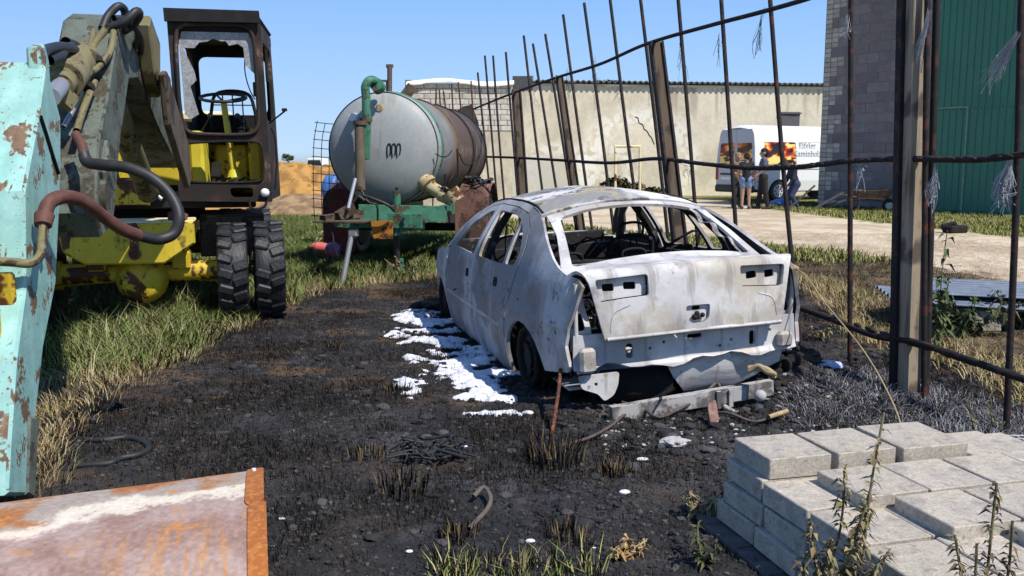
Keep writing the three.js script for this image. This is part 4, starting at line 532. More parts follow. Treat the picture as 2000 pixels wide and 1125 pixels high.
  // ---- wide ditching bucket lying with its lip away from the camera
  const b0 = at(512, 915, 3.3), bR = at(0, 978, 2.955); bR.y = b0.y; const bu = b0.clone().sub(bR).normalize(), bt = V(.27, 0, .963).normalize();
  const pr = [[0, .355], [.15, .362], [.3, .355], [.45, .335], [.6, .30], [.74, .24], [.84, .15], [.87, .06]], W = 1.75, prL = [0]; for (let i = 1; i < pr.length; i++) prL.push(prL[i - 1] + Math.hypot(pr[i][0] - pr[i - 1][0], pr[i][1] - pr[i - 1][1]));
  const pt = l => pr.map((p, i) => [prL[i], p[0]]), py_ = pr.map((p, i) => [prL[i], p[1]]), ptT = pt(), LB = prL[prL.length - 1], yo = b0.y - .355;
  const bmap = (u, l) => b0.clone().addScaledVector(bu, -u).addScaledVector(bt, ips(ptT, l, .04)).setY(ips(py_, l, .04) + yo + .006 * (fbm(u * 3, l * 3, 3, 0, 830) - .5));
  const bucketTex = tex(1024, (u, v) => { const x = u * W, l = v * LB, a = fbm(x * 5, l * 5, 6, 0, 840), f = fbm(x * 70, l * 70, 4, 0, 841), st2 = fbm(x * 60, l * 5, 3, 0, 842); const line = .215 + .10 * (fbm(x * 2.2 + 3, 1.5, 4, 0, 843) - .5) * 2 + .22 * ss(.55, 1.0, x) + (fbm(x * 14, l * 14, 3, 0, 846) - .5) * .12;
    let c = mix3([.62, .53, .50], [.56, .45, .41], ss(.35, .7, fbm(x * 9, l * 9, 4, 0, 844))); const up_ = mix3([.62, .56, .52], [.62, .40, .24], ss(.44, .6, a)); c = mix3(up_, c, ss(line - .04, line + .03, l + (f - .5) * .08)); c = mix3(c, [.84, .80, .73], ss(.075, .02, Math.abs(l - line + .03) + (f - .5) * .10 + (a - .5) * .06) * .9);
    c = mix3(c, [.68, .44, .20], ss(.66, .76, fbm(x * 7 + 5, l * 7, 5, 0, 845) * .75 + f * .25) * .9); c = mix3(c, [.72, .48, .25], ss(.32, .5, l) * ss(.5, .7, st2) * ss(.75, .1, x) * .6); return c.map(q => q + (f - .5) * .16); }, 1);
  const bk = part('bucket', [panel(rect(0, 0, W, LB), [], bmap, { max: .07, thick: .018, flip: false })], mat('bucket_rust', { map: bucketTex, roughness: .8, bumpMap: bumpFine, bumpScale: .002 }), ex); { const uv = bk.geometry.attributes.uv; for (let i = 0; i < uv.count; i++) uv.setXY(i, uv.getX(i) / W, uv.getY(i) / LB); const nb = M.bucket_rust.bumpMap.clone(); nb.repeat.set(4, 2); nb.needsUpdate = true; M.bucket_rust.bumpMap = nb; }
  const rustO = mat('rust_orange', { map: tex(256, (u, v) => { const a = fbm(u * 6, v * 6, 5, 6, 850), f = fbm(u * 40, v * 40, 3, 40, 851); return mix3(mix3([.66, .40, .17], [.55, .30, .13], a), [.70, .47, .25], ss(.4, .9, f)); }, .5), roughness: .9, bumpMap: bumpFine, bumpScale: .003 });
  part('side_strip', [panel(round([[-.005, -.005], [.055, 0], [.06, .33], [.05, .36], [-.005, .34]], .02), [], (u, l) => bmap(u, l).add(V(0, .007, 0)), { max: .06, thick: .012 }), panel(round([[-.012, .345], [.05, .36], [.05, LB - .02], [-.012, LB - .02]], .02), [], (u, l) => bmap(u, l).add(V(0, .008, 0)), { max: .06, thick: .014 })], rustO, bk);
  part('side_plate', [[0, 0], [0, 1]].slice(0, 1).map(() => { const pts = [...pr.map(([a, b]) => [a, b - .02 + yo]), [.7, .02 + yo], [.4, -.02 + yo], [.1, .15 + yo]]; return boxUV(frame(ext(pts, .025, .004), b0.clone().setY(0).addScaledVector(bu, -.02), bt, V(0, 1, 0), bu)); }), rustO, bk); part('side_plate', [boxUV(frame(ext([...pr.map(([a, b]) => [a, b - .02 + yo]), [.7, .02 + yo], [.4, -.02 + yo], [.1, .15 + yo]], .025, .004), b0.clone().setY(0).addScaledVector(bu, -W + .02), bt, V(0, 1, 0), bu))], rustO, bk);
  part('bolt_hole', [cyl(bmap(.03, .04).add(V(0, .008, 0)), bmap(.03, .04).add(V(0, .016, 0)), .008, .008, 10)], M.white_paint, bk);
}
// ---------------------------------------------------------------- slurry tank trailer
{
  const C = at(748, 291, 11.85), A = V(.12, 0, -.993).normalize(), S = V(.993, 0, .12), tk = (r, y, f) => C.clone().addScaledVector(S, r).addScaledVector(A, f).setY(y), Rt = .735, cy = C.y;
  const t = thing('tank_trailer', 'grey slurry tank trailer with green frame and scorched brown barrel', 'trailer', V(C.x, 0, C.z));
  const lay = g => frame(g, C.clone(), S, A, V(0, 1, 0));           // lathe axis (y) becomes the barrel's axis
  const Ln = 4.3, bg = new THREE.CylinderGeometry(Rt, Rt, Ln, 64, 10, true).translate(0, Ln / 2, 0); { const uv = bg.attributes.uv; for (let i = 0; i < uv.count; i++) { const u = uv.getX(i), v = uv.getY(i); uv.setXY(i, v, u); } }
  const tank = part('tank', lay(clean(bg)), M.tank_burnt, t);
  part('front_head', lay(boxUV(lathe([[.001, -.20], [.2, -.193], [.38, -.168], [.54, -.118], [.64, -.062], [.71, -.02], [Rt + .004, .06], [Rt + .004, .22]], 64))), M.tank_grey, tank, 'domed grey front of the tank'); part('rear_head', lay(boxUV(lathe([[Rt, Ln - .03], [.6, Ln + .1], [.35, Ln + .17], [.001, Ln + .2]], 48))), M.soot, tank);
  for (const [f, m] of [[.24, 'green_paint'], [1.5, 'tank_burnt2'], [2.8, 'soot'], [4.1, 'soot']]) part('ring', lay(boxUV(lathe([[Rt, f - .03], [Rt + .022, f - .03], [Rt + .022, f + .03], [Rt, f + .03]], 64))), M[m] || M.brown_plate, tank);
  // dark embossed mark on the front
  const hp = (r, y) => { const rr_ = Math.hypot(r, y - cy), bul = ip([[0, -.20], [.2, -.193], [.38, -.168], [.54, -.118], [.64, -.062], [.71, -.02]], rr_); return tk(r, y, bul - .006); };
  for (const k of [-1, 0, 1]) part('front_mark', tube([[-.025, -.085], [-.03, .0], [-.018, .075], [.008, .085], [.02, .03], [.01, -.05]].map(([a, b]) => hp(.20 + k * .062 + a, cy - .02 + b)), .008, 6, 30), M.soot, tank);
  part('sight_port', [cyl(hp(-.0, cy + .52).addScaledVector(A, -.02), hp(.0, cy + .52).addScaledVector(A, .04), .045, .055, 18)], M.straw, tank); part('vent_cap', [cyl(tk(-.34, cy + .40, -.22), tk(-.34, cy + .40, -.1), .05, .06, 16)], M.white_paint, tank);
  // filler pipe, up and over the front
  const px = (a, b, d) => at(a, b, d), gp = part('overflow_pipe', [tube([px(714, 312, 11.45), px(716, 235, 11.45), px(715, 190, 11.45), px(714, 168, 11.45), px(722, 157, 11.47), px(735, 160, 11.55), px(738, 178, 11.7)], .055, 14, 60), cyl(px(735, 165, 11.5), px(741, 172, 11.6), .085, .085, 20)], M.green_paint, t);
  part('pipe_bracket', [bar(px(716, 240, 11.40), px(716, 312, 11.40), .10, .05)], M.green_paint, gp); part('standpipe', [cyl(px(702, 240, 11.35), px(704, 372, 11.2), .062, .062, 18)], M.brown_plate, gp); part('pipe_flange', [cyl(px(703, 236, 11.35), px(703, 244, 11.35), .085, .085, 20)], M.brown_plate, gp); part('pipe_flange', [cyl(px(715, 231, 11.44), px(715, 238, 11.44), .08, .08, 20)], M.brown_plate, gp);
  part('level_pipe', [cyl(px(761, 190, 13), px(761, 130, 13), .035), bar(px(754, 129, 13), px(768, 129, 13), .03, .05), cyl(px(755, 190, 13), px(755, 160, 13), .012), bar(px(742, 158, 13), px(758, 158, 13), .03)], M.brown_plate, t);
  // frame and drawbar
  const fr = part('frame', [bar(tk(-.45, .74, -.6), tk(-.45, .74, 4.2), .09, .17), bar(tk(.45, .74, -.6), tk(.45, .74, 4.2), .09, .17), bar(tk(-.5, .74, -.5), tk(.62, .74, -.5), .09, .19), bar(tk(-.5, .74, 1.6), tk(.5, .74, 1.6), .09, .15)], M.green_paint, t);
  part('side_member', [bar(px(700, 415, 11.25), px(872, 418, 11.5), .09, .20), bar(px(778, 436, 11.3), px(826, 432, 11.6), .08, .22)], M.green_paint, fr); part('drawbar', [bar(px(705, 417, 11.1), px(630, 428, 10.7), .12, .09), bar(px(690, 405, 10.9), px(660, 424, 10.75), .1, .12)], M.brown_plate, fr);
  part('hitch_plate', [boxUV(frame(cbox(.62, .03, .34, .006), px(668, 432, 10.8), S, V(0, 1, 0), A))], M.brown_plate, fr); part('drive_shaft', [cyl(px(694, 350, 11.1), px(680, 408, 10.7), .022), cyl(px(688, 452, 10.7), px(667, 562, 10.55), .032, .03, 14), boxUV(frame(cbox(.12, .10, .10, .02), px(690, 455, 10.7), S, V(0, 1, 0), A))], M.steel, t);
  part('marker_plate', [boxUV(frame(ext([[-.12, -.12], [.13, -.12], [.14, .11], [-.15, .11]], .012, .003), px(747, 448, 11.2), S, V(0, 1, 0), A))], mat('orange_plate', { map: paint([.70, .46, .14], { s: 33, amt: .4, tile: .5 }) }), t);
  for (const [P, r] of [[[[640, 432, 10.7], [650, 460, 10.7], [652, 485, 10.7], [660, 500, 10.8], [668, 470, 10.9]], .012], [[[706, 372, 11.1], [720, 395, 11.05], [735, 400, 11.05], [738, 430, 11.1]], .014], [[[700, 380, 11.1], [728, 388, 11.05], [760, 402, 11.05], [770, 412, 11.1]], .02], [[[690, 395, 11], [700, 384, 11], [712, 392, 11]], .02]]) part('hydraulic_hose', tube(P.map(q => at(...q)), r, 7, 40), M.hose, t);
  const jk = part('jack', [cyl(px(775, 372, 11.35), px(775, 460, 11.35), .05, .05, 14)], M.green_paint, t); part('jack_leg', [cyl(px(775, 460, 11.35), px(777, 520, 11.4), .035)], M.hose, jk); part('jack_foot', [cyl(px(770, 525, 11.4), px(776, 525, 11.6), .10, .10, 20)], M.brown_plate, jk); part('jack_post', [bar(px(783, 505, 11.4), px(784, 538, 11.4), .06)], M.green_paint, jk); part('crank', [cyl(px(775, 372, 11.35), px(775, 366, 11.35), .02)], M.soot, jk);
  const vp = [px(826, 352, 11.75), px(840, 365, 11.7), px(862, 378, 11.6), px(880, 388, 11.55)], va = part('outlet_valve', [cyl(vp[0], vp[1], .10, .10, 20), cyl(vp[1], vp[2], .085, .085, 20), cyl(vp[2], vp[3], .105, .09, 20), cyl(px(878, 372, 11.5), px(892, 392, 11.5), .12, .12, 22)], mat('cream_steel', { map: paint([.72, .66, .50], { s: 34, amt: .25, gr: .5, tile: .6 }) }), t);
  part('valve_handle', [cyl(px(869, 375, 11.5), px(869, 340, 11.5), .013), bar(px(862, 366, 11.5), px(894, 378, 11.45), .03)], M.soot, va); part('valve_flange', [cyl(px(832, 356, 11.7), px(838, 362, 11.68), .125, .125, 22)], M.straw, va);
  for (const [x0, y0, x1, y1, r] of [[845, 275, 852, 330, .015], [893, 290, 895, 345, .012], [836, 335, 845, 318, .012]]) part('bracket_rod', cyl(px(x0, y0, 11.9), px(x1, y1, 11.9), r), M.soot, tank); part('cable', [tube([px(850, 300, 11.7), px(862, 306, 11.7), px(876, 303, 11.9), px(882, 294, 12)], .008, 6, 30)], M.soot, tank); part('cable', [tube([px(897, 300, 12.1), px(905, 318, 12.2), px(918, 322, 12.4), px(930, 312, 12.6)], .008, 6, 30)], M.soot, tank);
  // wheels and fenders
  const wheelP = s => tk(s * .98, .50, 1.75);
  for (const s of [-1, 1]) { const p = wheelP(s), w = part('wheel', [cyl(p.clone().addScaledVector(S, -.16), p.clone().addScaledVector(S, .16), .26, .26, 24)], M.brown_plate, t); part('tyre', frame(join(makeTyre(.52, .36, 760)), p, S, V(0, 1, 0), A), M.tyre_burnt, w);
    const fo = []; for (let i = 0; i <= 14; i++) { const a = lerp(-.25, Math.PI + .25, i / 14); fo.push([Math.cos(a) * .62, Math.sin(a) * .62]); } const fi = fo.map(([a, b]) => [a * .975, b * .975]).reverse();
    const fe = part('fender', [boxUV(frame(ext([...fo, ...fi], .46, .004), p.clone().add(V(0, .05, 0)), A, V(0, 1, 0), S)), boxUV(frame(ext(round([[-.24, -.62], [.24, -.62], [.24, .15], [.15, .30], [-.15, .30], [-.24, .15]], .05), .012, .003), p.clone().add(V(0, .28, 0)).addScaledVector(A, -.63), S, V(0, 1, 0), A))], mat(s > 0 ? 'fender_rust' : 'fender_red', { map: paint(s > 0 ? [.50, .36, .31] : [.42, .17, .16], { s: 35, amt: .5, rust: [.40, .30, .24], gr: .7, tile: .8 }) }), t);
    if (s > 0) { seed = 77; const L = []; for (let i = 0; i < 12; i++) { const q = p.clone().add(V(rr(-.2, .2), .66 + rr(-.02, .06), rr(-.2, .55))); L.push(tube([q, q.clone().add(V(rr(-.12, .12), rr(0, .08), rr(-.12, .12))), q.clone().add(V(rr(-.2, .2), rr(-.04, .06), rr(-.2, .2)))], rr(.015, .04), 6, 10)); } part('melted_rubber', L, M.rubber, fe); } }
  part('axle', cyl(wheelP(-1), wheelP(1), .06), M.soot, t);
}
single('gas_bottle', [cyl(at(618, 482, 11.4), at(658, 487, 11.4), .065, .065, 18), cyl(at(609, 480, 11.4), at(618, 482, 11.4), .03, .06, 16)], mat('faded_red', { color: new THREE.Color(.55, .12, .11), roughness: .5 }), 'faded red cylinder lying in the grass under the tank drawbar', 'cylinder');
single('purple_ball', boxUV(new THREE.SphereGeometry(.10, 20, 14).scale(1, .9, 1).translate(...at(650, 487, 11.2).toArray())), mat('purple', { color: new THREE.Color(.20, .08, .24), roughness: .5 }), 'dull purple ball in the grass beside the red cylinder', 'ball');
single('blue_tarpaulin', (() => { const p = at(648, 372, 15); seed = 5; const g = new THREE.SphereGeometry(.22, 18, 12); const a = g.attributes.position; for (let i = 0; i < a.count; i++) { const v = V().fromBufferAttribute(a, i), k = .7 + .7 * fbm(v.x * 9 + 3, v.y * 9 + v.z * 7, 3, 0, 44); a.setXYZ(i, p.x + v.x * k * .7, p.y + v.y * k * 1.3, p.z + v.z * k); } g.computeVertexNormals(); return boxUV(g); })(), mat('blue_sheet', { color: new THREE.Color(.06, .16, .42), roughness: .5 }), 'crumpled blue tarpaulin hanging on the wire mesh left of the tank', 'tarpaulin');
// welded wire mesh standing left of the tank
{
  const w = thing('wire_mesh', 'bent welded wire mesh panel standing left of the tank', 'wire mesh', grd(630, 470)), W = i => [612 + i * 15.5, 12.9 + i * .1];
  for (let i = 0; i < 4; i++) { const [x, d] = W(i); part('upright_wire', tube([at(x + 8, 236 + i * 4, d), at(x + 2, 270, d), at(x, 320, d), at(x + 2, 420, d), at(x + 6, 448, d)], .006, 5, 30), M.char_steel, w); }
  for (let k = 0; k < 12; k++) { const y = 239 + k * 16.5, s = k < 5 ? 6 - k * 1.5 : 0; part('cross_wire', tube([at(609 + s, y, 12.9), at(640 + s, y + 3, 13.1), at(662 + s, y + 5, 13.2)], .006, 5, 10), M.char_steel, w); }
}
// rusty reinforcing bars and a dark sheet leaning behind the tank
[[852, 172, 850, 240], [858, 175, 862, 240], [866, 178, 874, 240], [882, 163, 886, 240], [895, 160, 904, 250], [920, 158, 926, 258]].forEach(([a, b, c, e], i) => { const p = at(a, b, 19), q = at(c, e, 19), d = q.clone().sub(p); const k = (p.y + .02) / -d.y; single('rusty_bar', cyl(p, p.clone().addScaledVector(d, k), .017, .017, 8), M.rust_steel, ['leftmost thin rusty bar rising above the tank', 'second thin rusty bar rising above the tank', 'third thin rusty bar rising above the tank', 'fourth rusty bar above the tank, left of the dark sheet', 'fifth rusty bar above the tank, in front of the dark sheet', 'rightmost rusty bar of the row above the tank'][i], 'metal bar', 'rusty bars behind the tank'); });
single('dark_sheet', (() => { const q = [[868, 232], [905, 208], [922, 204], [935, 240], [940, 470], [870, 470]].map(([a, b]) => at(a, b, 19.6)); const s = new THREE.Shape(q.map(p => new THREE.Vector2(p.x, p.y))); return boxUV(new THREE.ExtrudeGeometry(s, { depth: .04, bevelEnabled: false }).translate(0, 0, -19.6)); })(), mat('dark_brown_sheet', { map: specks([.24, .21, .20], [.09, .08, .08], 55, 1) }), 'dark brown sheet leaning up behind the scorched tank barrel', 'metal sheet');

// ---------------------------------------------------------------- burnt fence frame beside the car
{
  const FP = [4.0, 0], FD = [-.27, -1], fh = (a, b) => hitP(a, b, [4.0 - .27 * 6, -6], FD), fx = d => V(4.0 - .27 * d, 0, -d);
  const fe = thing('burnt_fence', 'tall charred steel fence frame of leaning rods running past the car', 'fence', fx(8));
  const along = (p, q) => q.clone().sub(p).normalize();
  const rods = [[933, 142, 952, 333], [947, 109, 966, 342], [963, 109, 984, 372], [988, 102, 1004, 300], [1023, 70, 1059, 360], [1041, 86, 1084, 356], [1065, 67, 1110, 352], [1100, 29, 1143, 348], [1141, 6, 1184, 346], [1190, -14, 1237, 348], [1249, -18, 1291, 352], [1323, -20, 1354, 375], [1407, -25, 1434, 410], [1502, -28, 1568, 720], [1662, -45, 1660, 730], [1812, -50, 1805, 785], [1996, -60, 1965, 830]];
  rods.forEach(([a, b, c, e], i) => { let p = fh(a, b), q = fh(c, e); const d = q.clone().sub(p); q = p.clone().addScaledVector(d, (p.y + .06) / -d.y); const m = p.clone().lerp(q, .5).add(V(rr(-.015, .015), 0, 0)); part('rod', tube([p, m, q], .0185, 8, 24), i > 12 ? M.char_steel2 || (M.char_steel2 = mul(M.char_steel, 'char_steel_red', 1.15, .95, .92)) : M.char_steel, fe); });
  const rail = (pts, r, off = .03) => part('rail', tube(pts.map(([a, b]) => fh(a, b).add(V(-off, 0, 0))), r, 8, pts.length * 10), M.char_steel, fe);
  rail([[928, 213], [1000, 184], [1090, 152], [1180, 124], [1268, 86], [1400, 48], [1500, 22], [1590, -4], [1690, -40]], .019); rail([[945, 306], [1010, 308], [1100, 313], [1200, 318], [1290, 310], [1380, 320], [1470, 328], [1570, 326], [1660, 315], [1760, 310], [1830, 311], [1930, 311], [2010, 302], [2080, 295]], .019);
  rail([[1500, 580], [1570, 600], [1650, 628], [1720, 655], [1800, 668], [1900, 700], [2010, 738], [2080, 760]], .022, .05);
  const wrap = (a, b, n, s) => { seed = s; const L = []; for (let i = 0; i < n; i++) { const t = rnd(), p = fh(lerp(a[0], b[0], t), lerp(a[1], b[1], t)); L.push(tr(boxUV(new THREE.IcosahedronGeometry(.019 * rr(.95, 1.2), 1).scale(1, rr(.8, 1.1), rr(2.5, 5))), p.x - .03, p.y, p.z)); } return L; };
  part('melted_netting', [...[[1300, 311], [1380, 320], [1470, 328], [1570, 326], [1660, 315], [1760, 310], [1830, 311], [1930, 311], [2005, 303]].flatMap((p, i, a) => i ? wrap(a[i - 1], p, 9, i) : []), ...wrap([1570, 600], [2000, 735], 40, 3)], M.char_steel, fe).userData.kind = 'stuff';
  // posts: channel-shaped dark columns, one near post with a bare timber face
  const post = (a, b, w) => { let p = fh(...a), q = fh(...b); const d = q.clone().sub(p); q = p.clone().addScaledVector(d, (p.y + .05) / -d.y); const up = V(.1, 0, 1), X = V(1, 0, 0); const o = part('post', bar(p, q, w * .7, .07, up, .006), M.post_charred, fe); for (const s of [-1, 1]) part('post_flange', bar(p.clone().add(V(s * w * .42, 0, .0)), q.clone().add(V(s * w * .42, 0, .0)), w * .17, .11, up), M.char_steel, o); };
  mul(M.post_wood, 'post_charred', .32, .28, .26); post([1281, 84], [1314, 360], .135); post([1008, 176], [1021, 365], .15); post([1092, 150], [1121, 350], .095);
  { const B0 = fh(1776, 772), T0 = fh(1795, -60), up = V(.2, 0, 1); B0.y = -.08; const off = (x, z) => V(x, 0, z);
    part('post', [bar(B0, T0, .115, .08, up, .006)], M.post_wood, fe, 'bare beige timber post between two dark steel uprights'); part('upright', [bar(B0.clone().add(off(-.078, -.05)), T0.clone().add(off(-.082, -.05)), .03, .06, up)], M.char_steel, fe); part('upright', [cyl(B0.clone().add(off(.085, .05)), T0.clone().add(off(.09, .05)), .022, .022, 12)], M.char_steel, fe); }
  // hanging threads of burnt net
  const hang = (a, b, n, m, s, sp = .022, r = .0013) => { seed = s; const L = []; for (let i = 0; i < n; i++) { const t0 = rnd() * .45, p = fh(lerp(a[0], b[0], t0) + rr(-5, 5), lerp(a[1], b[1], t0) + rr(-5, 5)), q = fh(b[0] + rr(-14, 14), b[1] + rr(-50, 10)); p.x -= .03; q.x -= .03; sp *= 1; const k = rr(.3, 1), mid = p.clone().lerp(q, .5).add(V(rr(-sp, sp), rr(-.02, .02), rr(-sp, sp))); L.push(tube([p, mid, p.clone().lerp(q, k).add(V(rr(-sp, sp), 0, rr(-sp, sp)))], r * rr(.7, 1.5), 4, 12)); } part('net_remnant', L, m, fe).userData.kind = 'stuff'; };
  hang([1828, 10], [1775, 225], 46, M.net_ash, 11); hang([2002, 60], [1935, 190], 60, M.net_ash, 12, .03); hang([1985, 305], [1965, 420], 130, M.net_ash, 13, .04, .0016); hang([1840, 320], [1825, 430], 30, M.net_ash, 14); hang([1665, 20], [1655, 110], 16, M.net_ash, 15); hang([1690, 312], [1685, 370], 14, M.net_ash, 16); hang([1500, 15], [1480, 160], 12, M.net_char, 17); hang([1410, 60], [1415, 140], 8, M.net_char, 18); hang([1335, 80], [1342, 190], 12, M.net_char, 19); hang([1163, 110], [1172, 200], 10, M.net_char, 20); hang([1110, 130], [1118, 230], 10, M.net_char, 21); hang([1215, 160], [1212, 230], 8, M.net_char, 22); hang([1352, 320], [1348, 360], 10, M.net_char, 23); hang([1040, 140], [1050, 210], 8, M.net_char, 24);
}
// ---------------------------------------------------------------- long rendered shed at the back
{
  const t0 = at(985, 160, 38), t1 = at(1640, 172, 40), L = thing('long_shed', 'long beige rendered shed with corrugated roof edge behind the van', 'shed', V(t0.x, 0, t0.z));
  const wd = V(t1.x - t0.x, 0, t1.z - t0.z), len = wd.length(); wd.normalize(); const top = (t0.y + t1.y) / 2, wp = (u, y, o = 0) => V(t0.x, 0, t0.z).addScaledVector(wd, u).add(V(0, y, o));
  const wt = tex(1024, (u, v) => {                                   // render with pale swept arcs, runs and a crack; u = along, v = up
    const x = u * 17, y = v * 4.6, a = fbm(x * .8, y * .8, 5, 0, 1500), f = fbm(x * 9, y * 9, 4, 0, 1501), run = fbm(x * 5, y * .5, 4, 0, 1502);
    let c = mix3([.86, .82, .73], [.79, .75, .66], ss(.35, .68, a)); c = c.map(q => q + (f - .5) * .09); c = mix3(c, [.60, .56, .49], ss(.58, .75, run) * ss(2.6, 4.4, y) * .55);
    for (const [cx, cyy, rr_, wd_] of [[5.9, 1.5, 2.1, .8], [2.2, .8, 1.3, .6], [4.4, 1.0, 1.1, .5]]) { const q = Math.hypot(x - cx, (y - cyy) * 1.1) + (fbm(x * 2, y * 2, 3, 0, 1503) - .5) * .5; c = mix3(c, [.95, .94, .90], ss(wd_, 0, Math.abs(q - rr_)) * ss(.42, .6, fbm(x * 5, y * 5, 4, 0, 1504) + .08) * .7); }
    if (x < 3) c = mix3(c, [.78, .77, .74], ss(3, 2, x + (f - .5)) * ss(1.9, 1.5, y) * .7); return c; }, 1);
  const wall = part('wall', panel(rect(0, -.1, len, top), [], (u, y) => wp(u, y), { max: 1, thick: .3 }), mat('render_wall', { map: wt, roughness: .95 }), L); { const uv = wall.geometry.attributes.uv; for (let i = 0; i < uv.count; i++) uv.setXY(i, uv.getX(i) / 17, uv.getY(i) / 4.6); }
  const rp = []; for (let i = 0; i <= 300; i++) rp.push([i / 300 * len, .055 * Math.sin(i * 1.26)]); const rb = rp.map(([a, b]) => [a, b - .02]).reverse();
  part('roof', boxUV(frame(ext([...rp, ...rb], 5, 0), wp(0, top + .10, -2.3), wd, V(0, 1, 0), V(-wd.z, .0, wd.x))), mat('roof_sheet', { map: specks([.40, .39, .39], [.1, .1, .1], 61, 2) }), L); part('roof_side', panel(rect(0, -.1, 5.5, top), [], (u, y) => V(t1.x, y, t1.z - u), { max: 2, thick: .2, flip: true }), M.render_wall, L);
  // the stepped crack: short dark open joints
  const cr = [[1240, 228], [1246, 230], [1248, 240], [1255, 243], [1258, 252], [1264, 256], [1268, 264], [1272, 268], [1278, 282]].map(([a, b]) => hitP(a, b, [t0.x, t0.z], [wd.x, wd.z]).add(V(0, 0, .004))); part('crack', cr.slice(1).map((q, i) => bar(cr[i], q, .02, .035)), M.soot, L);
  const w0 = hitP(1523, 222, [t0.x, t0.z], [wd.x, wd.z]), w1 = hitP(1560, 250, [t0.x, t0.z], [wd.x, wd.z]); part('window', [bar(V(w0.x, (w0.y + w1.y) / 2, w0.z + .03), V(w1.x, (w0.y + w1.y) / 2, w1.z + .03), .07, w0.y - w1.y + .15)], mat('window_grey', { map: specks([.36, .35, .36], [.06, .06, .06], 62, 1) }), L); part('window_sill', [bar(V(w0.x - .06, w0.y + .02, w0.z + .06), V(w1.x + .06, w0.y + .02, w1.z + .06), .12, .06)], M.window_grey, L);
}
// ---------------------------------------------------------------- painted block annex left of it with a white tarpaulin
{
  const d = 30, a = at(803, 162, d), b = at(1001, 162, d), A = thing('block_annex', 'low whitewashed block annex behind the tank under a white sheet', 'building', V(a.x, 0, -d));
  const rowH = .172, n0 = 9, top = a.y, x0 = a.x, x1 = b.x, bs = [0, 1, 2].map(k => mat('white_block_' + k, { map: specks([.80 - k * .03, .78 - k * .03, .73 - k * .03], [.14, .14, .14], 70 + k, .6), roughness: .95 }));
  part('mortar_wall', panel(rect(x0 + .01, -.1, x1, top - .01), [], (x, y) => V(x, y, -d - .035), { max: 2, thick: .3 }), mat('mortar_dark', { map: specks([.66, .63, .57], [.1, .1, .1], 75, 1) }), A); part('plaster', panel(rect(x0, -.1, x1, top - n0 * rowH - .02), [], (x, y) => V(x, y, -d + .01), { max: 2, thick: .04 }), mat('plaster', { map: specks([.76, .72, .63], [.12, .12, .12], 76, 2), roughness: .95 }), A);
  seed = 21; for (let r = 0; r < n0; r++) { const w = .42, o = (r % 2) * w / 2; for (let i = -1; i < 9; i++) { const l = Math.max(x0, x0 + o + i * w), rr_ = Math.min(x1, x0 + o + (i + 1) * w) - .018; if (rr_ - l < .06) continue; const g = boxUV(cbox(rr_ - l, rowH - .018, .10, .008).translate((l + rr_) / 2, top - (r + .5) * rowH, -d - .03 + rr(-.006, .008))); part('block', g, bs[Math.floor(rnd() * 3)], A); } }
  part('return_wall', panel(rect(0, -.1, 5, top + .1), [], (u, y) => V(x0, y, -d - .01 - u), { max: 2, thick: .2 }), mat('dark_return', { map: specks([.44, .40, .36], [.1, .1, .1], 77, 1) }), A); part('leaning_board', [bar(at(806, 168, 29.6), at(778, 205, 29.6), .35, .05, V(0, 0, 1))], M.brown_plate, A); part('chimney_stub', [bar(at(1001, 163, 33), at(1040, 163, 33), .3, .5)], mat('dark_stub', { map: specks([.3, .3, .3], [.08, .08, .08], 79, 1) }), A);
  part('white_sheet', panel(rect(x0 - .15, 0, x1 + .05, 1.3), [], (x, t) => V(x, top + .02 + .05 * fbm(x * 3, t * 3, 3, 0, 78) + .06 * Math.sin(t * 2) - .10 * ss(.12, 0, t) + .06 * Math.sin(x * 2.1), -d + .14 - t), { max: .1, thick: .03, flip: true }), mat('white_sheet', { color: new THREE.Color(.75, .76, .78), roughness: .7 }), A);
}
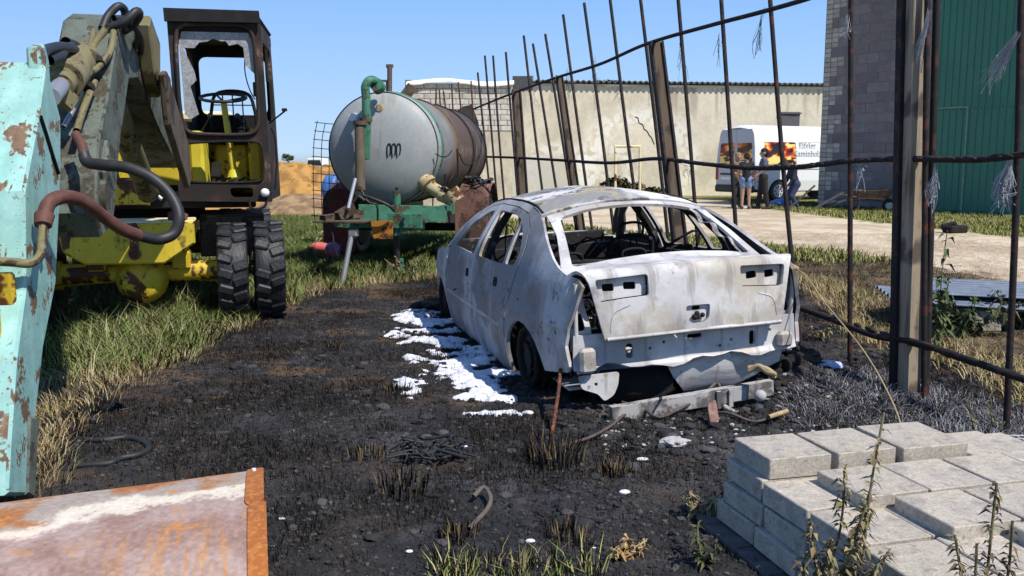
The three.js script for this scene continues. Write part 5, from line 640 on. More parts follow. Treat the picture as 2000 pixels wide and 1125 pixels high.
// ---------------------------------------------------------------- tall block barn on the right with a green sheet door
{
  const P0 = at(1606, 200, 29.5), dir = V(.53, 0, .848).normalize(), nrm = V(-.848, 0, .53), W = [P0.x, P0.z]; const wp = (u, y, o = 0) => V(P0.x, y, P0.z).addScaledVector(dir, u).addScaledVector(nrm, o), H = 6.9;
  const B = thing('block_barn', 'tall grey concrete block barn with large green sheet metal door', 'barn', V(P0.x, 0, P0.z));
  const uOf = px => { const h = hitP(px, 300, W, [dir.x, dir.z]); return (h.x - P0.x) * dir.x + (h.z - P0.z) * dir.z; }, uDoor = uOf(1815), uEnd = uOf(2120);
  part('mortar_wall', panel(rect(0, -.1, uDoor, H), [], (u, y) => wp(u, y), { max: 2, thick: .35 }), mat('barn_mortar', { map: specks([.50, .47, .46], [.07, .07, .07], 80, 1), roughness: 1 }), B); part('far_wall', panel(rect(0, -.1, 3.6, H), [], (u, y) => V(P0.x, y, P0.z).addScaledVector(nrm, -u).addScaledVector(dir, .01), { max: 3, thick: .3, flip: true }), M.barn_mortar, B);
  const bm = [0, 1, 2, 3].map(k => mat('barn_block_' + k, { map: tex(256, (u, v) => { const a = fbm(u * 6, v * 6, 5, 6, 81 + k), f = fbm(u * 50, v * 50, 2, 50, 85); const x = .44 + k * .018 + (a - .5) * .08 + (f - .5) * .07; let c = [x, x * .945, x * .94]; return mix3(c, [.60, .56, .55], ss(.62, .74, fbm(u * 3, v * 5, 4, 0, 90 + k)) * (k > 1 ? .45 : .15)); }, .8), roughness: .97, bumpMap: bumpFine, bumpScale: .003 }));
  const qm = [0, 1].map(k => mat('quoin_' + k, { map: specks([.72 - k * .07, .69 - k * .07, .64 - k * .07], [.1, .1, .1], 95 + k, .5), roughness: .95 }));
  const ch = .30, bl = .78, place = (u0, u1, y0, y1, m, name) => { const w = u1 - u0, h = y1 - y0; const g = boxUV(frame(cbox(w, h, .08, .01), wp((u0 + u1) / 2, (y0 + y1) / 2, -.028 + rr(-.004, .006)), dir, V(0, 1, 0), nrm)); part(name, g, m, B); };
  seed = 33; for (let r = 0; r < 23; r++) { const y = r * ch - .05, j = .014; let u = .5;   // toothed quoin of small pale bricks at the corner
    const nq = r % 3 === 0 ? 3 : r % 3 === 1 ? 1 : 2; for (let k = 0; k < 2; k++) for (let q = 0; q < nq; q++) place(.02 + q * .25, .02 + (q + 1) * .25 - j, y + k * ch / 2 + j / 2, y + (k + 1) * ch / 2 - j / 2, qm[Math.floor(rnd() * 2)], 'quoin_brick');
    u = .02 + nq * .25; let first = true; const off = (r % 2) * bl / 2 + .1; while (u < uDoor - .05) { let e = first ? Math.ceil((u - off + .12) / bl) * bl + off : u + bl; first = false; e = Math.min(e, uDoor); if (e - u > .08) place(u, e - j, y + j / 2, y + ch - j / 2, bm[Math.floor(rnd() * 4)], 'block'); u = e; } }
  const gm = mat('green_sheet', { map: tex(512, (u, v) => { const a = fbm(u * 4, v * 3, 5, 3, 98), f = fbm(u * 60, v * 60, 2, 60, 99); return mix3([.25, .50, .41], [.22, .43, .36], a).map(q => q + (f - .5) * .03); }, 3), roughness: .55, metalness: .1 });
  const sheet_ = (y0, y1, o) => { const pts = []; for (let u = uDoor; u < uEnd; u += .2) { pts.push([u, 0], [u + .13, 0], [u + .15, .03], [u + .18, .03]); } const bk = pts.map(([a, b]) => [a, b - .01]).reverse(); return boxUV(frame(ext([...pts, ...bk], y1 - y0, 0), wp(0, (y0 + y1) / 2, o), dir, nrm, V(0, 1, 0))); };
  const yl = hitP(1890, 209, W, [dir.x, dir.z]).y, door = part('green_door', sheet_(.06, yl, .05), gm, B); part('green_cladding', sheet_(yl, H, .03), gm, B);
  for (let u = uDoor + .1; u < uEnd; u += .2) part('screw', boxUV(frame(new THREE.SphereGeometry(.014, 6, 5), wp(u, yl - .05, .065), dir, V(0, 1, 0), nrm)), M.soot, door);
  const gp = hitP(1888, 300, W, [dir.x, dir.z]), gu = (gp.x - P0.x) * dir.x + (gp.z - P0.z) * dir.z; part('door_edge', [bar(wp(gu, .1, .09), wp(gu, yl - .02, .09), .05, .03)], mat('pale_edge', { map: specks([.50, .60, .54], [.18, .15, .16], 101, .6) }), door); part('door_lintel', [bar(wp(uDoor, yl, .07), wp(gu, yl, .07), .03, .035)], M.pale_edge, door);
}
single('debris_block', [boxUV(cbox(.5, .16, .25, .03).rotateY(.4).translate(...grd(1865, 455).add(V(0, .08, 0)).toArray())), boxUV(cbox(.3, .14, .2, .03).rotateY(-.3).rotateZ(.3).translate(...grd(1862, 455).add(V(-.1, .14, 0)).toArray()))], M.soot, 'dark broken slab lying on the grass before the green door', 'slab');
// planks, wheelbarrow and rubbish at the barn foot
[[1590, 402, 1648, 376, .30, 'grey plank leaning low against the barn corner'], [1604, 405, 1668, 384, .22, 'second grey plank under the leaning plank at the barn corner'], [1540, 398, 1592, 362, .18, 'long grey plank sloping up behind the seated person']].forEach(([a, b, c, e, w, label]) => single('plank', bar(at(a, b, 27.2).setY(.05), at(c, e, 27.0), w, .05), M.grey_wood, label, 'plank', 'planks at the barn corner'));
single('blue_bag', (() => { const p = grd(1525, 404); const g = new THREE.SphereGeometry(.26, 16, 10); const a = g.attributes.position; for (let i = 0; i < a.count; i++) { const v = V().fromBufferAttribute(a, i), k = .75 + .6 * fbm(v.x * 8, v.z * 8 + v.y * 5, 3, 0, 71); a.setXYZ(i, p.x + v.x * k * 1.3, .12 + v.y * k * .5, p.z + v.z * k); } g.computeVertexNormals(); return boxUV(g); })(), M.blue_sheet, 'blue plastic bag on the grass in front of the van wheel', 'bag');
{
  const p = at(1695, 395, 26.2), w = thing('wheelbarrow', 'rusty wheelbarrow standing against the dark block wall', 'wheelbarrow', V(p.x, .0, p.z)), q = (x, y, z) => V(p.x + x, y, p.z + z);
  part('tray', panel([[-.42, 0], [.42, 0], [.62, .34], [-.34, .30]], [], (x, t) => q(x, .42 + t * .75, .28 + t * .3), { max: .2, thick: .02 }), M.brown_plate, w); part('tray', panel([[-.42, 0], [.42, 0], [.62, .34], [-.34, .30]], [], (x, t) => q(x, .42 + t * .75, -.28 - t * .3), { max: .2, thick: .02, flip: true }), M.brown_plate, w); part('tray_floor', [bar(q(-.42, .42, 0), q(.45, .42, 0), .6, .02), bar(q(-.42, .42, 0), q(-.36, .64, 0), .66, .02, V(1, 0, 0)), bar(q(.42, .42, 0), q(.62, .67, 0), .7, .02, V(1, 0, 0))], M.rust_steel, w);
  for (const s of [-1, 1]) { part('handle', tube([q(.62, .3, s * .06), q(0, .38, s * .22), q(-.8, .52, s * .3)], .018, 7, 16), M.brown_plate, w); part('leg', tube([q(-.3, .42, s * .25), q(-.4, .0, s * .25)], .016, 7, 6), M.brown_plate, w); }
  const wl = part('wheel', frame(boxUV(new THREE.TorusGeometry(.16, .045, 10, 28)), q(.62, .2, 0), V(1, 0, 0), V(0, 1, 0), V(0, 0, 1)), M.rubber, w); part('rim', cyl(q(.62, .2, -.03), q(.62, .2, .03), .11, .11, 18), M.steel, wl);
}
// white tube frame and shrub at the shed wall
{ const f = thing('tube_frame', 'white upright tube frame standing in front of the shed wall', 'frame', grd(1225, 372)), d = 30; for (const [a, b] of [[[1202, 285], [1202, 378]], [[1250, 285], [1250, 378]]]) part('upright', cyl(at(...a, d), at(...b, d).setY(0), .045), M.cream, f); part('crossbar', cyl(at(1200, 286, d), at(1252, 286, d), .045), M.cream, f); }

// ---------------------------------------------------------------- trees and shrubs
function crown(c, r, n, leaf, s, cols, squash = .8) {
  seed = s; const pos = [], nor = [], col = []; const lobes = []; for (let i = 0; i < 9; i++) { const a = rnd() * 6.283, e = rr(-.6, 1); lobes.push([Math.cos(a) * r * .55, e * r * .5 * squash, Math.sin(a) * r * .55, r * rr(.35, .6)]); }
  for (let i = 0; i < n; i++) { const L = lobes[Math.floor(rnd() * 9)], u = V(rr(-1, 1), rr(-1, 1), rr(-1, 1)).normalize(), R = L[3] * (.55 + .5 * rnd()), p = V(c.x + L[0] + u.x * R, c.y + L[1] + u.y * R * .85, c.z + L[2] + u.z * R), t = V(rr(-1, 1), rr(-1, 1), rr(-1, 1)).normalize().multiplyScalar(leaf), b = t.clone().cross(V(rr(-1, 1), rr(-1, 1), rr(-1, 1))).normalize().multiplyScalar(leaf * .55), k = cols[Math.floor(rnd() * cols.length)];
    for (const q of [p.clone().sub(t), p.clone().add(b), p.clone().add(t), p.clone().sub(t), p.clone().add(t), p.clone().sub(b)]) { pos.push(q.x, q.y, q.z); nor.push(u.x, u.y, u.z); col.push(...k); } }
  const g = new THREE.BufferGeometry(); g.setAttribute('position', new THREE.Float32BufferAttribute(pos, 3)); g.setAttribute('normal', new THREE.Float32BufferAttribute(nor, 3)); g.setAttribute('color', new THREE.Float32BufferAttribute(col, 3)); return g;
}
const GREENS = [[.04, .075, .02], [.06, .10, .025], [.03, .055, .018], [.08, .12, .035]];
{
  const leafVC = mat('foliage', { vertexColors: true, roughness: .9 });
  const tree = (label, base, h, r, n, leaf, s) => { const t = thing('tree', label, 'tree', base); part('trunk', [cyl(base, base.clone().add(V(0, h * .6, 0)), r * .12, r * .06, 9), ...[0, 1.5, 3, 4.6].map(a => cyl(base.clone().add(V(0, h * .4, 0)), base.clone().add(V(Math.cos(a) * r * .5, h * .72, Math.sin(a) * r * .5)), r * .05, r * .02, 6))], M.brown_plate, t); part('crown', crown(base.clone().add(V(0, h * .68, 0)), r, n, leaf, s, GREENS), leafVC, t); };
  tree('small round dark tree alone on the far field horizon', at(563, 318, 190).setY(0), 3.1, 1.35, 700, .16, 41); tree('leafy tree top showing above the long shed roof', V(at(1142, 150, 46).x, 0, -46), 6.0, 2.0, 2200, .14, 43);
  const sh_ = (px, py, d, r, s, label) => { const p = at(px, py, d); const t = thing('shrub', label, 'shrub', V(p.x, 0, p.z)); part('foliage', crown(V(p.x, r * .8, p.z), r, 900, .07, s, [[.06, .09, .025], [.10, .11, .035], [.12, .04, .03], [.05, .07, .02]]), leafVC, t); part('stem', cyl(V(p.x, 0, p.z), V(p.x, r, p.z), .02), M.brown_plate, t); };
  sh_(1195, 345, 31, .62, 45, 'reddish green shrub beside the white tube frame'); sh_(1232, 345, 31.5, .5, 46, 'small green shrub inside the white tube frame'); sh_(1280, 350, 32, .4, 47, 'low green shrub right of the white tube frame');
}
// ---------------------------------------------------------------- far vehicles beyond the earth heap
{
  const v = at(614, 330, 105), t = thing('white_van', 'white van parked far off behind the earth heap', 'van', V(v.x, 0, v.z)), q = (x, y, z = 0) => V(v.x + x, y, v.z + z);
  part('body', boxUV(ext(round([[-.95, .35], [.95, .35], [.95, 1.1], [.78, 1.85], [-.78, 1.85], [-.95, 1.1]], .15), 4, .05).translate(v.x, 0, v.z - 2)), M.white_paint, t); part('windscreen', boxUV(ext(round([[-.82, 1.02], [.82, 1.02], [.7, 1.62], [-.7, 1.62]], .08), .04, .005).translate(v.x, 0, v.z + .03)), M.dark_glass, t); for (const s of [-1, 1]) part('wheel', cyl(q(s * .9, .32, -.6), q(s * .7, .32, -.6), .32, .32, 16), M.rubber, t);
  const r = at(549, 328, 95), h = thing('red_trailer', 'red covered trailer far off left of the white van', 'trailer', V(r.x, 0, r.z)); part('cover', boxUV(ext([[-.95, .9], [.95, .9], [.95, 1.25], [.85, 1.35], [-.85, 1.35], [-.95, 1.2]], 3, .03).translate(r.x, 0, r.z)), mat('dull_red', { color: new THREE.Color(.30, .10, .09), roughness: .7 }), h); part('bed', boxUV(ext([[-1, .55], [1, .55], [1, .9], [-1, .9]], 3.1, .02).translate(r.x, 0, r.z)), M.van_grey, h); for (const s of [-1, 1]) part('wheel', cyl(V(r.x + s * .9, .3, r.z), V(r.x + s * .7, .3, r.z), .3, .3, 14), M.rubber, h);
}
// ---------------------------------------------------------------- white delivery van with printed flames
const font = await new FontLoader().loadAsync('fonts/droid/droid_serif_regular.typeface.json');
{
  const v = local(thing('delivery_van', 'white delivery van with fire pictures printed on its windows', 'van', at(1434, 392, 34.4).setY(0))); v.rotation.y = -1.08; v.scale.setScalar(1.07);     // own frame: z to the rear (towards camera left), x to its right side
  // local axes: +z = rear, +x = right side; Z counts forward from the rear
  const sec = y => ip([[.3, .92], [.7, .985], [1.3, .99], [1.9, .93], [2.35, .84], [2.6, .70], [2.68, .4]], y), top = z => ip([[0, 2.55], [.25, 2.66], [3.8, 2.66], [4.4, 2.45], [5.0, 1.75], [5.3, 1.25], [5.9, .95]], z);
  const arch = (c, r) => { const o = []; for (let i = 0; i <= 10; i++) { const a = Math.PI * (1 - i / 10); o.push([c + Math.cos(a) * r, .34 + Math.sin(a) * r]); } return o; };
  const outline = [[.05, .42], ...arch(1.15, .42), ...arch(4.8, .42), [5.85, .4], [5.9, .9], [5.3, 1.22], [4.95, 1.72], [4.4, 2.4], [3.8, 2.58], [.25, 2.58], [.06, 2.48], [.0, 1.3]];
  const cut = (x0, y0, x1, y1) => round([[x0, y0], [x1, y0], [x1, y1], [x0, y1]], .07);
  for (const s of [-1, 1]) part('side_panel', panel(outline, [cut(.45, 1.26, 1.95, 2.05)], (z, y) => V(s * sec(y), y, -z), { max: .3, thick: .03, flip: s < 0 }), M.white_paint, v);
  part('roof', panel(rect(-1, .03, 1, 4.4), [], (u, z) => V(u * (sec(2.57) - .01), top(z) - .1 * u * u, -z), { max: .3, thick: .03 }), M.white_paint, v); part('bonnet', panel(rect(-1, 4.4, 1, 5.9), [], (u, z) => V(u * .88, top(z) - .05 * u * u, -z), { max: .3, thick: .03 }), M.white_paint, v);
  const rear = [[-.985, .50], [.985, .50], [.99, 1.3], [.93, 1.9], [.85, 2.35], [.76, 2.5], [-.76, 2.5], [-.85, 2.35], [-.93, 1.9], [-.99, 1.3]];
  for (const s of [-1, 1]) { const half = rear.map(([x, y]) => [s * Math.max(s * x, .006), y]).filter((p, i, a) => i === 0 || p[0] !== a[i - 1][0] || p[1] !== a[i - 1][1]); part('rear_door', panel(half, [round([[s * .07, 1.28], [s * .86, 1.28], [s * .80, 2.02], [s * .07, 2.02]], .06)], (x, y) => V(x, y, .01 - .02 * ss(1.3, 2.5, y)), { max: .3, thick: .03 }), M.van_grey, v); }
  const flame = (s) => tex(256, (u, w) => { const a = fbm(u * 4 + s, w * 3 - u, 5, 0, 1600 + s), b = fbm(u * 7 + s * 3, w * 9, 5, 0, 1610), lg = ss(.52, .58, fbm(u * 3 + w * 1.2, w * 5 - u * 2, 3, 0, 1620 + s)); const h = a * 1.2 + b * .5 - w * .35 - .12; let c = mix3([.10, .04, .04], [.60, .13, .05], ss(.25, .45, h)); c = mix3(c, [.95, .48, .12], ss(.42, .6, h)); c = mix3(c, [1, .86, .5], ss(.58, .74, h)); return mix3(c, [.16, .10, .09], lg * .85); }, 1);
  const fm = [0, 1].map(k => { const t = flame(k * 5); t.repeat.set(1, 1); return mat('flame_print_' + k, { map: t, roughness: .35 }); });
  const print = (pts, map, m, x0, y0, w, h, name, fl) => { const o = part(name, panel(pts, [], map, { max: .3, thick: .01, flip: fl }), m, v); const uv = o.geometry.attributes.uv; for (let i = 0; i < uv.count; i++) uv.setXY(i, (uv.getX(i) - x0) / w, (uv.getY(i) - y0) / h); };
  for (const s of [-1, 1]) { print(cut(.46, 1.27, 1.94, 2.04), (z, y) => V(s * (sec(y) - .012), y, -z), fm[0], .45, 1.26, 1.5, .8, 'flame_window', s < 0); print(round([[s * .08, 1.29], [s * .85, 1.29], [s * .79, 2.01], [s * .08, 2.01]], .06), (x, y) => V(x, y, -.012), fm[1], -.9, 1.26, 1.8, .8, 'flame_window', false); }
  part('rear_bumper', [tr(boxUV(cbox(1.94, .26, .18, .05)), 0, .42, .02)], M.black_plastic, v); part('number_plate', [tr(boxUV(cbox(.52, .11, .02, .004)), -.45, .78, .025)], M.white_paint, v); part('plate_strip', [tr(boxUV(cbox(.6, .06, .04, .01)), -.45, .93, .025)], M.black_plastic, v); for (const s of [-1, 1]) part('tail_lamp', [tr(boxUV(cbox(.10, .5, .08, .02)), s * .945, .98, .015)], mat('tail_red_' + (s + 1), { color: new THREE.Color(.45, .03, .03), roughness: .3 }), v);
  part('underbody', [tr(boxUV(cbox(1.7, .3, 5.6, .05)), 0, .45, -2.9)], M.black_plastic, v);
  for (const z of [1.15, 4.8]) for (const s of [-1, 1]) { const w = part('wheel', cyl(V(s * .74, .345, -z), V(s * .965, .345, -z), .345, .345, 28), M.rubber, v); part('rim', [cyl(V(s * .955, .345, -z), V(s * .975, .345, -z), .235, .22, 24)], M.van_grey, w); for (let k = 0; k < 8; k++) { const a = k * .785; part('rim_hole', cyl(V(s * .97, .345 + Math.sin(a) * .15, -z + Math.cos(a) * .15), V(s * .985, .345 + Math.sin(a) * .15, -z + Math.cos(a) * .15), .033, .033, 8), M.black_plastic, w); } part('hub_cap', cyl(V(s * .97, .345, -z), V(s * .99, .345, -z), .07, .06, 12), M.steel, w); }
  for (const s of [-1, 1]) part('cab_window', panel(round([[3.9, 1.35], [4.95, 1.35], [4.9, 1.65], [4.5, 2.05], [3.9, 2.1]], .06), [], (z, y) => V(s * (sec(y) + .006), y, -z), { max: .3, thick: .01, flip: s < 0 }), M.dark_glass, v); part('windscreen', panel(rect(-.75, 4.5, .75, 5.2), [], (x, z) => V(x, top(z) + .01, -z), { max: .3, thick: .01 }), M.dark_glass, v);
  part('side_crease', [bar(V(.905, 2.05, -2.1), V(.905, 2.05, -3.75), .012, .012), bar(V(1.0, 1.12, -1.7), V(1.0, 1.12, -3.8), .02, .03)], M.van_grey, v); part('sliding_door_gap', [bar(V(.99, .6, -3.75), V(.93, 2.05, -3.75), .012, .012)], M.black_plastic, v);
  const ink = mat('print_grey', { color: new THREE.Color(.25, .25, .27), roughness: .5 });
  const word = (txt, size, Zc, y) => { const g = new TextGeometry(txt, { font, size, depth: .004, curveSegments: 4 }); g.computeBoundingBox(); const b = g.boundingBox, w = b.max.x - b.min.x; g.translate(-b.min.x - w / 2, 0, 0); const x = sec(y + .1) + .012; return boxUV(frame(clean(g), V(x, y, -Zc), V(0, 0, -1), V(-.04, 1, 0).normalize(), V(1, .04, 0).normalize())); };
  part('lettering', word('Eifeler', .19, 2.5, 1.84), ink, v); part('lettering', word('Kaminholz', .19, 2.5, 1.55), ink, v);
}
// ---------------------------------------------------------------- the people by the van
const SK = mat('skin', { color: new THREE.Color(.42, .25, .17), roughness: .6 });
function field(bones, lo, hi, k = .03, res = 60) {                   // tapered capsules joined smoothly and meshed
  const mc = new MarchingCubes(res, SK, false, false, 120000); mc.isolation = 0; const c = lo.clone().add(hi).multiplyScalar(.5), h = hi.clone().sub(lo).multiplyScalar(.5), half = res / 2;
  const B = bones.map(([a, b, r0, r1]) => { const d = [b[0] - a[0], b[1] - a[1], b[2] - a[2]]; return { a, d, r0, r1: r1 ?? r0, l: Math.max(1e-9, d[0] * d[0] + d[1] * d[1] + d[2] * d[2]) }; });
  for (let z = 0; z < res; z++) for (let y = 0; y < res; y++) for (let x = 0; x < res; x++) {
    const X = c.x + (x - half) / half * h.x, Y = c.y + (y - half) / half * h.y, Z = c.z + (z - half) / half * h.z; let m = 9;
    for (const b of B) { const px = X - b.a[0], py = Y - b.a[1], pz = Z - b.a[2], t = clamp((px * b.d[0] + py * b.d[1] + pz * b.d[2]) / b.l), e = Math.hypot(px - b.d[0] * t, py - b.d[1] * t, pz - b.d[2] * t) - lerp(b.r0, b.r1, t); const q = Math.max(k - Math.abs(m - e), 0) / k; m = Math.min(m, e) - q * q * k * .25; }
    mc.field[x + y * res + z * res * res] = -m; }
  mc.update(); const n = mc.count, P = mc.positionArray, N = mc.normalArray, g = new THREE.BufferGeometry(), pos = new Float32Array(n * 3), nor = new Float32Array(n * 3);
  for (let i = 0; i < n; i++) { pos[i * 3] = c.x + P[i * 3] * h.x; pos[i * 3 + 1] = c.y + P[i * 3 + 1] * h.y; pos[i * 3 + 2] = c.z + P[i * 3 + 2] * h.z; const v = V(N[i * 3] / h.x, N[i * 3 + 1] / h.y, N[i * 3 + 2] / h.z).normalize(); nor[i * 3] = v.x; nor[i * 3 + 1] = v.y; nor[i * 3 + 2] = v.z; }
  g.setAttribute('position', new THREE.BufferAttribute(pos, 3)); g.setAttribute('normal', new THREE.BufferAttribute(nor, 3)); return boxUV(g);
}
// joints in metres for a body 1.75 m tall facing +z; pose moves hands, elbows, knees, feet and lean
function person(label, base, turn, s, pose, wear) {
  const P = { hip: [0, .93, 0], chest: [0, 1.28, 0], neck: [0, 1.47, 0], head: [0, 1.61, .01], kL: [-.1, .49, .02], fL: [-.11, .08, -.01], kR: [.1, .49, .02], fR: [.11, .08, -.01], eL: [-.26, 1.15, -.03], hL: [-.26, .90, .06], eR: [.26, 1.15, -.03], hR: [.26, .90, .06], ...pose }, w = wear.wide || .17;
  const o = local(thing('person', label, 'person', base, 'people talking beside the van')); o.rotation.y = turn; o.scale.setScalar(s);
  const hipL = [P.hip[0] - .09, P.hip[1] - .03, P.hip[2]], hipR = [P.hip[0] + .09, P.hip[1] - .03, P.hip[2]], shL = [P.chest[0] - w - .01, P.chest[1] + .13, P.chest[2]], shR = [P.chest[0] + w + .01, P.chest[1] + .13, P.chest[2]];
  const toe = f => [f[0], .035, f[2] + .15], heel = f => [f[0], .045, f[2] - .04], off = (a, x, y, z) => [a[0] + x, a[1] + y, a[2] + z], H = P.head;
  const torso = e => [[off(P.hip, -.07, 0, 0), off(P.hip, .07, 0, 0), .11 + e], [P.hip, P.chest, .115 + e, .12 + e], [off(P.chest, -.07, .04, 0), off(P.chest, .07, .04, 0), .11 + e], [shL, shR, .065 + e]];
  const arms = e => [[shL, P.eL, .056 + e, .042 + e], [shR, P.eR, .056 + e, .042 + e]], fore = e => [[P.eL, P.hL, .042 + e, .028 + e], [P.eR, P.hR, .042 + e, .028 + e]], thighs = (e, t = 1) => [[hipL, [lerp(hipL[0], P.kL[0], t), lerp(hipL[1], P.kL[1], t), lerp(hipL[2], P.kL[2], t)], .09 + e, lerp(.09, .058, t) + e], [hipR, [lerp(hipR[0], P.kR[0], t), lerp(hipR[1], P.kR[1], t), lerp(hipR[2], P.kR[2], t)], .09 + e, lerp(.09, .058, t) + e]], calves = e => [[P.kL, off(P.fL, 0, .02, 0), .056 + e, .038 + e], [P.kR, off(P.fR, 0, .02, 0), .056 + e, .038 + e]];
  const head = [[off(H, 0, .035, -.015), off(H, 0, .03, .0), .098], [off(H, 0, -.05, .02), off(H, 0, -.075, .045), .062, .045], [off(H, 0, .0, .098), off(H, 0, -.022, .112), .016, .018], [off(H, -.095, -.01, -.01), off(H, -.098, .015, -.012), .018], [off(H, .095, -.01, -.01), off(H, .098, .015, -.012), .018]];
  const hands = [['hL', 'eL'], ['hR', 'eR']].flatMap(([h, e]) => { const a = P[h], b = P[e], L = Math.hypot(a[0] - b[0], a[1] - b[1], a[2] - b[2]), d = [(a[0] - b[0]) / L, (a[1] - b[1]) / L, (a[2] - b[2]) / L], out = [[a, off(a, d[0] * .08, d[1] * .08, d[2] * .08), .032, .034]]; return out; });
  const lo = V(-.62, -.02, -.62), hi = V(.62, 1.82, .75); const fing = ['L', 'R'].flatMap(k => { const a = P['h' + k], b = P['e' + k], d = V(a[0] - b[0], a[1] - b[1], a[2] - b[2]).normalize(), sd_ = Math.abs(d.z) > .9 ? V(1, 0, 0) : V(0, 0, 1).addScaledVector(d, -d.z).normalize(), c = V(...a).addScaledVector(d, .09), q = d.clone().cross(sd_), r = []; [[-.026, .062], [-.009, .074], [.009, .07], [.026, .055]].forEach(([x, l]) => { const p0 = c.clone().addScaledVector(sd_, x), p1 = p0.clone().addScaledVector(d, l * .55), p2 = p1.clone().addScaledVector(d, l * .4).addScaledVector(q, (k === 'L' ? 1 : -1) * l * .35); r.push(tube([p0, p1, p2], .0088, 6, 6)); }); const t0 = V(...a).addScaledVector(d, .03).addScaledVector(sd_, .028), t1 = t0.clone().addScaledVector(d, .035).addScaledVector(sd_, .03); r.push(tube([t0, t1, t1.clone().addScaledVector(d, .03)], .0095, 6, 6)); return r; });
  const bd = part('body', [field([...torso(-.01), [off(P.chest, 0, .1, 0), off(H, 0, -.06, -.01), .055, .05], ...arms(0), ...fore(0), ...thighs(0), ...calves(0), ...hands, [heel(P.fL), toe(P.fL), .04, .032], [heel(P.fR), toe(P.fR), .04, .032]], lo, hi), field(head, V(H[0] - .18, H[1] - .2, H[2] - .2), V(H[0] + .18, H[1] + .2, H[2] + .2), .035, 44), ...fing], SK, o);
  for (const sx of [-1, 1]) part('eye', boxUV(new THREE.SphereGeometry(.012, 8, 6).translate(H[0] + sx * .036, H[1] + .018, H[2] + .088)), M.black_plastic, bd); part('mouth', bar(V(H[0] - .024, H[1] - .06, H[2] + .095), V(H[0] + .024, H[1] - .06, H[2] + .095), .008, .01), M.dull_red, bd);
  const top = [...torso(.012)]; if (wear.sleeve) top.push(...[[shL, P.eL], [shR, P.eR]].map(([a, b]) => [a, [lerp(a[0], b[0], wear.sleeve), lerp(a[1], b[1], wear.sleeve), lerp(a[2], b[2], wear.sleeve)], .07, .062])); if (wear.sleeve === 1) top.push(...fore(.014)); part('top', field(top, lo, hi), wear.top, bd);
  part('trousers', field([[off(P.hip, -.07, .0, 0), off(P.hip, .07, .0, 0), .128], ...thighs(.02, wear.legs > 1 ? 1 : wear.legs), ...(wear.legs > 1 ? calves(.022) : [])], lo, hi), wear.low, bd);
  for (const f of [P.fL, P.fR]) part('shoe', field([[heel(f), toe(f), .05, .042], [off(f, 0, -.02, 0), heel(f), .045, .05]], V(f[0] - .12, -.03, f[2] - .16), V(f[0] + .12, .16, f[2] + .3), .02, 28), M.black_plastic, bd);
  const hair = [[off(H, 0, .05, -.03), off(H, 0, .055, -.01), .104]]; if (wear.long) hair.push([off(H, 0, .03, -.06), off(H, 0, -.16, -.075), .075, .05]); if (wear.bun) hair.push([off(H, 0, .12, -.07), off(H, 0, .13, -.08), .05]); else hair.push([off(H, 0, .0, -.05), off(H, 0, -.03, -.05), .075]); part('hair', field(hair, V(H[0] - .2, H[1] - .3, H[2] - .25), V(H[0] + .2, H[1] + .25, H[2] + .2), .03, 40), wear.hair, bd);
}
{
  const cl = (n, r, g, b) => mat(n, { color: new THREE.Color(r, g, b), roughness: .9 }), hb = cl('hair_brown', .035, .022, .016), hd = cl('hair_dark', .015, .012, .011), hl = cl('hair_blonde', .26, .17, .09);
  const on = (px, d) => { const p = at(px, 395, d); p.y = 0; return p; };
  person('person in black top and denim shorts seen from behind by the van', on(1456, 28.2), Math.PI - .2, .985, { eL: [-.25, 1.16, .08], hL: [-.13, 1.08, .26], eR: [.25, 1.14, .04], hR: [.2, .93, .2] }, { top: cl('cloth_black', .018, .018, .02), low: cl('denim', .17, .25, .42), legs: .42, hair: hb, bun: true, wide: .155 });
  person('person in grey blue shirt and black trousers standing sideways by the van', on(1489, 28.2), -Math.PI / 2 - .15, 1.07, { kL: [-.09, .50, .06], fL: [-.10, .08, .12], kR: [.1, .48, -.06], fR: [.11, .08, -.14], eR: [.25, 1.15, .0], hR: [.2, .98, .2] }, { top: cl('cloth_blue', .09, .115, .17), low: cl('cloth_trousers', .016, .015, .016), legs: 2, sleeve: .6, hair: hd });
  person('fair haired person in olive beige shirt half hidden by a fence rod', on(1439, 29.2), .15, 1.0, { eL: [-.24, 1.13, .08], hL: [-.06, 1.06, .24], eR: [.24, 1.13, .08], hR: [.08, 1.02, .26] }, { top: cl('cloth_olive', .17, .14, .09), low: cl('cloth_dark', .03, .028, .03), legs: 2, sleeve: .55, hair: hl, long: true, wide: .155 });
  person('person in dark navy top and jeans leaning over the planks', on(1549, 28.0), -Math.PI / 2 + .1, .98, { hip: [0, .80, -.06], chest: [0, 1.10, .06], neck: [0, 1.27, .1], head: [0, 1.41, .13], kL: [-.1, .44, .16], fL: [-.11, .08, .02], kR: [.1, .42, .1], fR: [.11, .08, -.1], eL: [-.24, .92, .14], hL: [-.2, .74, .28], eR: [.24, .95, .12], hR: [.2, .76, .26] }, { top: cl('cloth_navy', .018, .022, .045), low: cl('jeans', .035, .05, .11), legs: 2, sleeve: 1, hair: hd });
}
